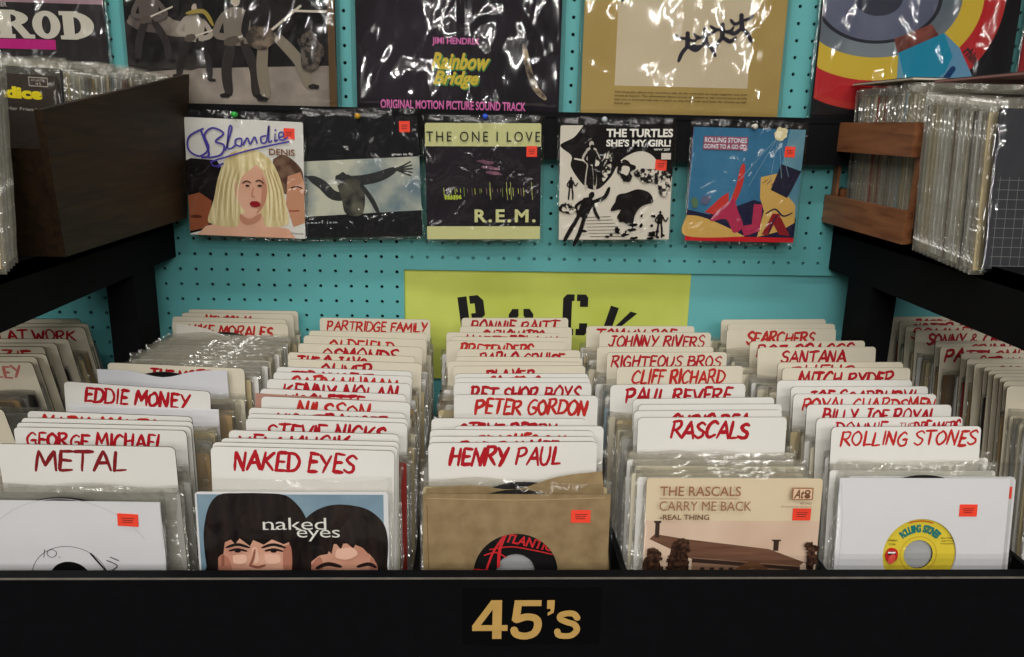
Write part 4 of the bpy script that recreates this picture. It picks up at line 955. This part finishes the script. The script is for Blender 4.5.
fin(r, mb)
# 2 sepia band photo
r, mb, A = album(130, 340, 107, 'black and white album cover of a rock band, second album on the ledge', 32, photo((14, 12, 13), (58, 50, 48), 14, .45, .75, 5))
A.poly([(0, .86), (.3, .83), (1, .80), (1, 1), (0, 1)], photo((122, 112, 104), (176, 164, 152), 18, .3, .7, 5)); A.poly([(0, .62), (.35, .66), (.42, .80), (.30, .84), (.0, .82)], photo((20, 18, 18), (60, 54, 52), 20))
A.blob(.16, .63, .15, .045, photo((90, 80, 76), (150, 138, 128), 20), wob=.3, rot=.15)
LT, MD, DKK = (214, 204, 190), (138, 126, 116), (30, 27, 28)
def rocker(u, v, h, top, leg, rot=0, flip=1, spread=.12, hat=False):
    def T(a, b): a *= flip; return (u+(a*math.cos(rot)-b*math.sin(rot))*h, v+(a*math.sin(rot)+b*math.cos(rot))*h)
    A.poly(crv([T(*p) for p in ((-.06, .02), (-.11, .12), (-.08, .24), (.08, .24), (.11, .12), (.06, .02), (0, -.02), (-.06, .02))]), DKK)
    A.poly([T(*p) for p in circ(0, .10, .045, .062, 14)], (196, 180, 164))
    A.poly([T(*p) for p in ((-.04, .17), (-.13, .22), (-.12, .52), (.12, .52), (.14, .22), (.04, .17))], top)
    A.line([T(-.06, .5), T(-.10-spread*.4, .74), T(-.06-spread, .96)], .10*h, leg, .25); A.line([T(.06, .5), T(.12+spread*.6, .74), T(.10+spread, .96)], .10*h, leg, .25)
    A.line([T(.12, .24), T(.22, .40), T(.08, .48)], .065*h, top, .3); A.line([T(-.12, .24), T(-.2, .42), T(-.02, .44)], .065*h, top, .3)
    A.blob(*T(-.10-spread, .985), .05*h, .022*h, DKK, wob=.2); A.blob(*T(.14+spread, .985), .05*h, .022*h, DKK, wob=.2)
    A.line([T(-.02, .46), T(.34, .30)], .02*h, LT, 0, False); A.blob(*T(-.05, .48), .08*h, .045*h, (92, 82, 74), rot=-.3, wob=.25, sd=u*9)
rocker(.34, .52, .36, (170, 160, 148), (40, 36, 35), .1); rocker(.53, .46, .50, (128, 118, 108), (52, 46, 44), 0, 1, .05); rocker(.62, .42, .54, (34, 30, 32), (138, 128, 112), -.25, 1, .12); rocker(.12, .44, .36, (96, 86, 82), (50, 44, 44)); rocker(.30, .30, .3, LT, DKK)
A.poly(crv([(.42, .40), (.48, .30), (.56, .30), (.60, .40), (.50, .44), (.42, .40)]), LT); A.blob(.64, .68, .07, .05, photo((60, 52, 47), (136, 120, 104), 60), wob=.3, sd=3); A.line([(.30, .58), (.38, .57), (.42, .63)], .02, (160, 142, 70), .5)
A.blob(.88, .74, .06, .09, photo((22, 20, 20), (104, 94, 86), 110), wob=.4, sd=4); A.poly(rect(.965, .0, 1, 1), (96, 72, 46)); A.poly(rect(.80, .55, .96, .56), LT)
fin(r, mb)
# 3 dark album with pink type
r, mb, A = album(354, 562, 112, 'dark album with pink, yellow and green lettering, third album on the ledge', 71, photo((18, 16, 22), (52, 42, 54), 7, .35, .8, 4))
PK = paint((232, 112, 186), .45)
A.text('JIMI HENDRIX', .37, .60, .655, .695, PK, bold=.02); A.text('ORIGINAL MOTION PICTURE SOUND TRACK', .115, .835, .952, .995, PK, bold=.025)
GR = paint((50, 130, 60), .45); YO = paint((216, 190, 44), .45)
for dx, dy, mt in ((.006, .006, GR), (0, 0, YO)):
    A.text('Rainbow', .365+dx, .655+dx, .725+dy, .805+dy, mt, bold=.035 if mt is YO else .06, shear=.35); A.text('Bridge', .375+dx, .60+dx, .81+dy, .895+dy, mt, bold=.035 if mt is YO else .06, shear=.35)
A.line([(.82, .68), (.84, .78), (.88, .88), (.93, .93)], .03, photo((60, 52, 50), (190, 170, 140), 60), .4)
fin(r, mb)
# 4 gold album
r, mb, A = album(577.5, 779.5, 115, 'gold album with a pale square picture of dancing silhouettes on it', 34, photo((168, 142, 80), (186, 160, 98), 5, .3, .7, 3))
A.poly(rect(.165, .18, .835, .86), photo((206, 190, 160), (216, 202, 174), 6, .3, .7, 3))
def dancer(u, v, s, fl=1, rot=0):
    def T(a, b): a *= fl; return (u+(a*math.cos(rot)-b*math.sin(rot))*s, v+(a*math.sin(rot)+b*math.cos(rot))*s)
    D_ = (44, 42, 52)
    A.poly([T(*p) for p in circ(0, -.42, .09, .1, 10)], D_); A.line([T(0, -.32), T(.02, .02)], .26*s, D_, .3); A.line([T(0, .0), T(.22, .22), T(.36, .5)], .15*s, D_, .3); A.line([T(0, .0), T(-.26, .16), T(-.48, .06)], .15*s, D_, .3)
    A.line([T(0, -.25), T(.26, -.3), T(.45, -.42)], .11*s, D_, .3); A.line([T(0, -.25), T(-.24, -.16), T(-.40, -.32)], .11*s, D_, .3)
for k, (u, v) in enumerate(((.52, .665), (.605, .645), (.69, .62), (.78, .575))): dancer(u, v, .135, 1 if k % 2 else -1, -.1)
for k in range(4): dancer(.22+.085*k, .40-.022*k, .12, 1 if k % 2 else -1, -.1)
for k in range(4): A.text(['This long play album was recorded with all the musicians on stage together and then', 'mixed at leisure. The silhouettes dance across the sleeve as the record turns slowly', 'side one is loud and side two is quiet, so play them both and keep the volume up high', 'thank you.'][k], .165, .835 if k < 3 else .25, .885+.018*k, .897+.018*k, (72, 56, 34), bold=.01)
fin(r, mb)
# 5 dial album
r, mb, A = album(806, 1006, 120, 'black album with big yellow, red and grey dial picture, above the oak crate', 35, (24, 22, 26))
def annulus(cu, cv, r0, r1, mat, a0=0, a1=2*PI, n=60):
    A.poly([(cu+r1*math.cos(a0+(a1-a0)*k/n), cv+r1*math.sin(a0+(a1-a0)*k/n)) for k in range(n+1)]+[(cu+r0*math.cos(a1-(a1-a0)*k/n), cv+r0*math.sin(a1-(a1-a0)*k/n)) for k in range(n+1)], mat)
cu, cv = .22, .0
def disk(r, m_):
    pts = []
    for k in range(80):
        a = 2*PI*k/80; u, v = cu+.08+r*math.cos(a)*1.05, cv+.12+r*math.sin(a)
        pts.append((min(.995, max(.005, u)), min(.995, max(.005, v))))
    A.poly(pts, m_)
def ell(rx, ry, m_): A.poly([(min(.996, max(.004, .28+rx*math.cos(2*PI*k/90))), min(.996, max(.004, .42+ry*math.sin(2*PI*k/90)))) for k in range(90)], m_)
ell(.64, .53, photo((170, 34, 42), (200, 62, 54), 4, .3, .7)); ell(.60, .50, (188, 40, 46)); ell(.53, .385, (214, 184, 64)); ell(.42, .275, photo((98, 108, 118), (128, 138, 146), 8)); ell(.32, .21, (44, 46, 54)); ell(.30, .195, photo((80, 84, 106), (112, 116, 140), 6, .3, .7)); ell(.12, .08, (60, 62, 76))
def rotr(u0, v0, L_, W_, an, mt, cv_=0):
    A.poly([(min(.995, u0+a_*math.cos(an)-b_*math.sin(an)), v0+a_*math.sin(an)+b_*math.cos(an)) for a_, b_ in ((0, 0), (L_, 0), (L_, W_), (0, W_))], mt)
A.poly([(.38, .605), (.56, .53), (.62, .60), (.42, .70)], photo((104, 52, 46), (140, 80, 70), 30)); A.poly([(.41, .67), (.63, .57), (.69, .68), (.66, .76), (.52, .86), (.46, .80)], (36, 142, 176)); A.poly([(.41, .67), (.46, .80), (.52, .86), (.46, .86), (.42, .80)], (110, 160, 184))
A.poly([(.63, .57), (.72, .64), (.81, .78), (.74, .90), (.52, .90), (.52, .86), (.66, .76), (.69, .68)], (104, 152, 186)); A.line([(.55, .86), (.64, .82), (.70, .74)], .03, (28, 62, 110)); A.text('rhino', .74, .85, .655, .705, INK, bold=.03, rot=-.75)
fin(r, mb)
# 6 sliver at the edge
r, mb, A = album(0, 0, 0, 'red and dark album cut off at the edge of view past the dial album', 36, (150, 40, 44)); r.location.x = atY(1021, 60, -.018).x+S12/2
A.poly(rect(0, 0, 1, .6), (60, 46, 60)); A.poly(rect(.1, .65, .9, .9), (206, 60, 60)); fin(r, mb)
# ================================================================== CRATES
DKW = wood((32, 21, 11), (56, 39, 20), 1, 7, .6)
cz = H-.1545
cr = empty('record_crate', (-.57, -.2, cz)); tag(cr, 'dark brown wooden crate with solid sloping sides on the black shelf', 'crate')
def cpart(mb, name, par, e):
    o = mb.build(name, par); o.location = -e.location; return o
def sideprof(x0, x1, prof, mat):
    mb = MB(); n = len(prof); 
    for xx in (x0, x1): mb.v += [(xx, p[0], H+p[1]) for p in prof]
    k = mb.mi(mat); mb.f += [tuple(range(n)), tuple(range(2*n-1, n-1, -1))]+[(i, n+i, n+(i+1) % n, (i+1) % n) for i in range(n)]; mb.fm += [k]*(n+2)
    return mb
def slab6(P, mat):
    """eight corners: inner/outer x by z, front/back y by z"""
    mb = MB(); mb.v += [(p[0], p[1], H+p[2]) for p in P]; k = mb.mi(mat)
    mb.f += [(0, 3, 2, 1), (4, 5, 6, 7), (0, 1, 5, 4), (1, 2, 6, 5), (2, 3, 7, 6), (3, 0, 4, 7)]; mb.fm += [k]*6
    return mb
for x0, x1, u0, u1 in ((-.470, -.462, -.450, -.442), (-.680, -.672, -.700, -.692)):
    cpart(slab6([(x0, -.414, -.1545), (x1, -.414, -.1545), (x1, -.034, -.1545), (x0, -.034, -.1545), (u0, -.466, .004), (u1, -.466, .004), (u1, -.034, .063), (u0, -.034, .063)], DKW), 'side_panel', cr, cr)
cpart(slab6([(-.6715, -.414, -.1545), (-.4705, -.414, -.1545), (-.4705, -.404, -.1545), (-.6715, -.404, -.1545), (-.6850, -.448, -.035), (-.4565, -.448, -.035), (-.4565, -.438, -.035), (-.6850, -.438, -.035)], DKW), 'front_panel', cr, cr)
mb = MB(); mb.box((-.6715, -.044, H-.1545), (-.4705, -.035, H+.045), DKW); cpart(mb, 'back_panel', cr, cr)
mb = MB(); mb.box((-.6715, -.4035, H-.1545), (-.4705, -.0445, H-.1475), DKW); cpart(mb, 'bottom', cr, cr)
# oak crate
OAK = wood((120, 72, 44), (162, 106, 70), 1, 6, .45)
co = empty('record_crate', (.7, -.2, H-.146)); tag(co, 'oak crate with open slatted sides full of singles on the black shelf', 'crate')
tilt = .045
def slat(x0, x1, y0, y1, z0, z1, name='slat'):
    mb = MB(); P = []
    for xx in (x0, x1): mb.v += [(xx, y0, H+z0+tilt*y0*0), (xx, y1, H+z0), (xx, y1, H+z1), (xx, y0, H+z1)]
    k = mb.mi(OAK); mb.f += [(0, 1, 2, 3), (7, 6, 5, 4), (0, 4, 5, 1), (1, 5, 6, 2), (2, 6, 7, 3), (3, 7, 4, 0)]; mb.fm += [k]*6
    return cpart(mb, name, co, co)
for sx in (0, 1):
    xa = .573 if sx == 0 else .787
    slat(xa-.005, xa+.008, -.262, .0-.004, -.030, .0145); slat(xa-.001, xa+.008, -.262, -.002, -.1460, -.101)
    xb = .5815 if sx == 0 else .7835
    slat(xb, xb+.0035, -.022, -.004, -.145, .010, 'upright'); slat(xb, xb+.0035, -.261, -.250, -.145, .010, 'upright')
slat(.592, .78, -.016, -.004, -.140, -.09, 'end_slat'); slat(.592, .78, -.2605, -.2505, -.140, -.09, 'end_slat')
slat(.5818, .7865, -.2500, -.0225, -.1460, -.1405, 'bottom')
# ------------------------------------------------------------------ singles in and before the crates
BAGS2 = [bag_mesh(.19, .198, 2.3*k+40, 14, 12, .0052, .0018, .008, FILM, 26) for k in range(5)]
proto2 = {}
def cratesingle(x, y, zt, lean, label, group, cn, bag, yaw=0, roll=0):
    key = (cn, bag)
    if key not in proto2:
        r = empty('vinyl_single', (0, 0, 0)); s_ = link('paper_sleeve', SLEEVES[cn], r); s_.location = (0, 0, -.012); link('plastic_bag', BAGS2[bag], r); proto2[key] = r; c = r
    else:
        r = proto2[key]; c = r.copy(); COL.objects.link(c)
        for ch in r.children: d = ch.copy(); COL.objects.link(d); d.parent = c
    c.location = (x, y, H+zt); c.rotation_euler = (lean, roll, yaw); tag(c, label, 'record', group); return c
y = -.362; i = 0
while y < -.052:
    cn = random.choices(SLEEVE_COLS, [30, 22, 8, 12, 6, 4, 8, 5, 12])[0][0]
    cratesingle(-.5585+random.uniform(-.001, .001)+.000, y, .062+random.uniform(-.004, .004), 0, '%s-sleeved bagged single, %s back from the front of the dark brown crate' % (cn.replace(' ', '-'), ordn(i)), 'singles in the dark brown crate', cn, random.randrange(5), roll=.04)
    y += random.uniform(.0095, .0135); i += 1
# the dark sleeve with yellow lettering that faces out of the dark brown crate
r = single('dark single sleeve with yellow lettering, at the front of the dark brown crate', -.5585, -.376, .044, 0, w=.181, bagtop=.024, sd=51, group='singles in the dark brown crate', bagw=.188, film_=FILM_SMALL, roll=.04)
mb = sleeve_mb(col=(58, 50, 46)); A = Art(mb, .181, .181)
A.text('paradice', .46, .905, .075, .165, (226, 206, 40), bold=.06); A.poly(rect(.83, .012, .945, .018), (160, 150, 140)); A.poly(rect(.83, .062, .945, .068), (160, 150, 140)); A.poly(rect(.83, .012, .835, .068), (160, 150, 140)); A.poly(rect(.94, .012, .945, .068), (160, 150, 140))
A.text('ATLANTIC', .845, .93, .024, .038, (190, 180, 170)); A.text('45', .87, .905, .044, .058, (190, 180, 170)); A.text('and Her Friends', .62, .88, .195, .215, (190, 184, 176), bold=.01); A.poly(rect(.72, .54, .80, .60), (190, 40, 50))
mb.build('picture_sleeve', r)
# stack standing before the dark brown crate
y = -.478; i = 0
for k, cn in enumerate(['cream', 'white', 'grey', 'white', 'buff']):
    cratesingle(-.560+.0012*k, y-.0075*k, .050-.0015*k, -.12, '%s-sleeved bagged single, %s in front of the dark brown crate' % (cn.replace(' ', '-'), ordn(k)), 'singles standing before the dark brown crate', cn, k)
r = single('beige single in a shiny bag, frontmost before the dark brown crate', -.562, -.5225, .030, -.12, bagtop=.014, sd=55, group='singles standing before the dark brown crate', film_=FILM, bagw=.192)
mb = sleeve_mb(col=(206, 184, 148)); A = Art(mb, .181, .181); A.poly(rect(.03, .5, .97, .97), photo((150, 124, 86), (190, 164, 122), 20)); mb.build('picture_sleeve', r)
# oak crate contents
y = -.234; i = 0
while y < -.03:
    cn = random.choices(SLEEVE_COLS, [26, 18, 8, 10, 8, 4, 10, 7, 12])[0][0]
    cratesingle(.6825+random.uniform(-.001, .001), y, .066+random.uniform(-.003, .003), -.06, '%s-sleeved bagged single, %s back from the front of the oak crate' % (cn.replace(' ', '-'), ordn(i)), 'singles in the oak crate', cn, random.randrange(5))
    y += random.uniform(.0085, .012); i += 1
y = -.292; k = 0
seq = ['grey', 'cream', 'buff', 'cream', 'white', 'white', 'white', 'brown', 'white', 'white', 'cream', 'dark', 'white', 'grey', 'buff']
for k, cn in enumerate(seq):
    cratesingle(.662+.0006*k, y-.0081*k+.012, .049-.0008*k, -.10, '%s-sleeved bagged single, %s forward from the oak crate' % (cn.replace(' ', '-'), ordn(k)), 'singles standing before the oak crate', cn, k % 5)
r = single('black single with pale grid lines in a shiny bag, frontmost before the oak crate', 0.674, y-.0081*len(seq)+.006, .030, -.10, bagtop=.012, sd=57, group='singles standing before the oak crate', film_=FILM_CLEAR, bagw=.192, amp=.0036)
mb = sleeve_mb(col=(60, 61, 66)); A = Art(mb, .181, .181)
GRD = (128, 132, 130)
for k in range(16): A.line([(.06*k+.05, .42), (.06*k+.05, .99)], .003, GRD, 0, False)
for k in range(10): A.line([(.03, .44+.06*k), (.97, .44+.06*k)], .003, GRD, 0, False)
mb.build('picture_sleeve', r)
# sleeves laid flat over the tops
for k, (cx_, cy_, zz, colr, lb, ln) in enumerate(((.679, -.115, .0715, (206, 196, 180), 'cream single sleeve lying flat on top of the singles in the oak crate', .18), (.690, -.33, .0660, (168, 120, 116), 'pinkish single sleeve lying flat over the singles before the oak crate', .18))):
    mb = MB(); w_ = .186; mb.box((-w_/2, -ln/2, 0), (w_/2, ln/2, .0022), paint(colr, .6, .25, .1, 30))
    mb.box((-w_/2+.001, -ln/2+.001, .0022), (w_/2-.001, ln/2-.001, .0034), paint((70, 64, 60), .6, .25, .1, 30))
    o = mb.build('record_sleeve', None, (cx_, cy_, H+zz)); tag(o, lb, 'record sleeve', 'sleeves laid flat over the singles')
# ================================================================== LIGHT
def tube(x, y, lx, power, ly=.14, col=(1, .97, .92)):
    e = empty('ceiling_lamp', (x, y, 2.84)); tag(e, 'long fluorescent ceiling lamp above the aisle %s' % ('near the bin' if y > -2 else 'behind the shopper'), 'lamp', 'ceiling lamps')
    mb = MB(); mb.box((-lx/2-.02, -ly/2-.02, .0), (lx/2+.02, ly/2+.02, .055), paint((220, 220, 216), .5)); mb.build('housing', e)
    l = bpy.data.lights.new('lamp_light', 'AREA'); l.shape = 'RECTANGLE'; l.size = lx; l.size_y = ly; l.energy = power; l.color = col
    o = bpy.data.objects.new('lamp_light', l); COL.objects.link(o); o.parent = e; o.location = (0, 0, -.005)
for x_, y_, p_ in ((-.1, -.9, 15), (-1.3, -2.2, 18), (1.4, -2.2, 18), (0, -3.0, 22), (-1.3, -4.2, 44), (1.3, -4.2, 44), (0, -5.2, 80), (-1.6, -6.4, 90), (1.6, -6.4, 90)):
    tube(x_, y_, 1.3, p_)
wd = bpy.data.worlds.new('shop_air'); sc.world = wd; wd.use_nodes = True
wd.node_tree.nodes['Background'].inputs[0].default_value = (.9, .95, 1, 1); wd.node_tree.nodes['Background'].inputs[1].default_value = .10
sc.cycles.max_bounces = 8; sc.cycles.transparent_max_bounces = 40; sc.cycles.diffuse_bounces = 3; sc.cycles.glossy_bounces = 3
sc.cycles.use_denoising = True; sc.cycles.sample_clamp_indirect = 4
sc.view_settings.view_transform = 'Standard'; sc.view_settings.look = 'None'; sc.view_settings.gamma = 1; sc.view_settings.use_curve_mapping = False
sc.view_settings.exposure = 0.0
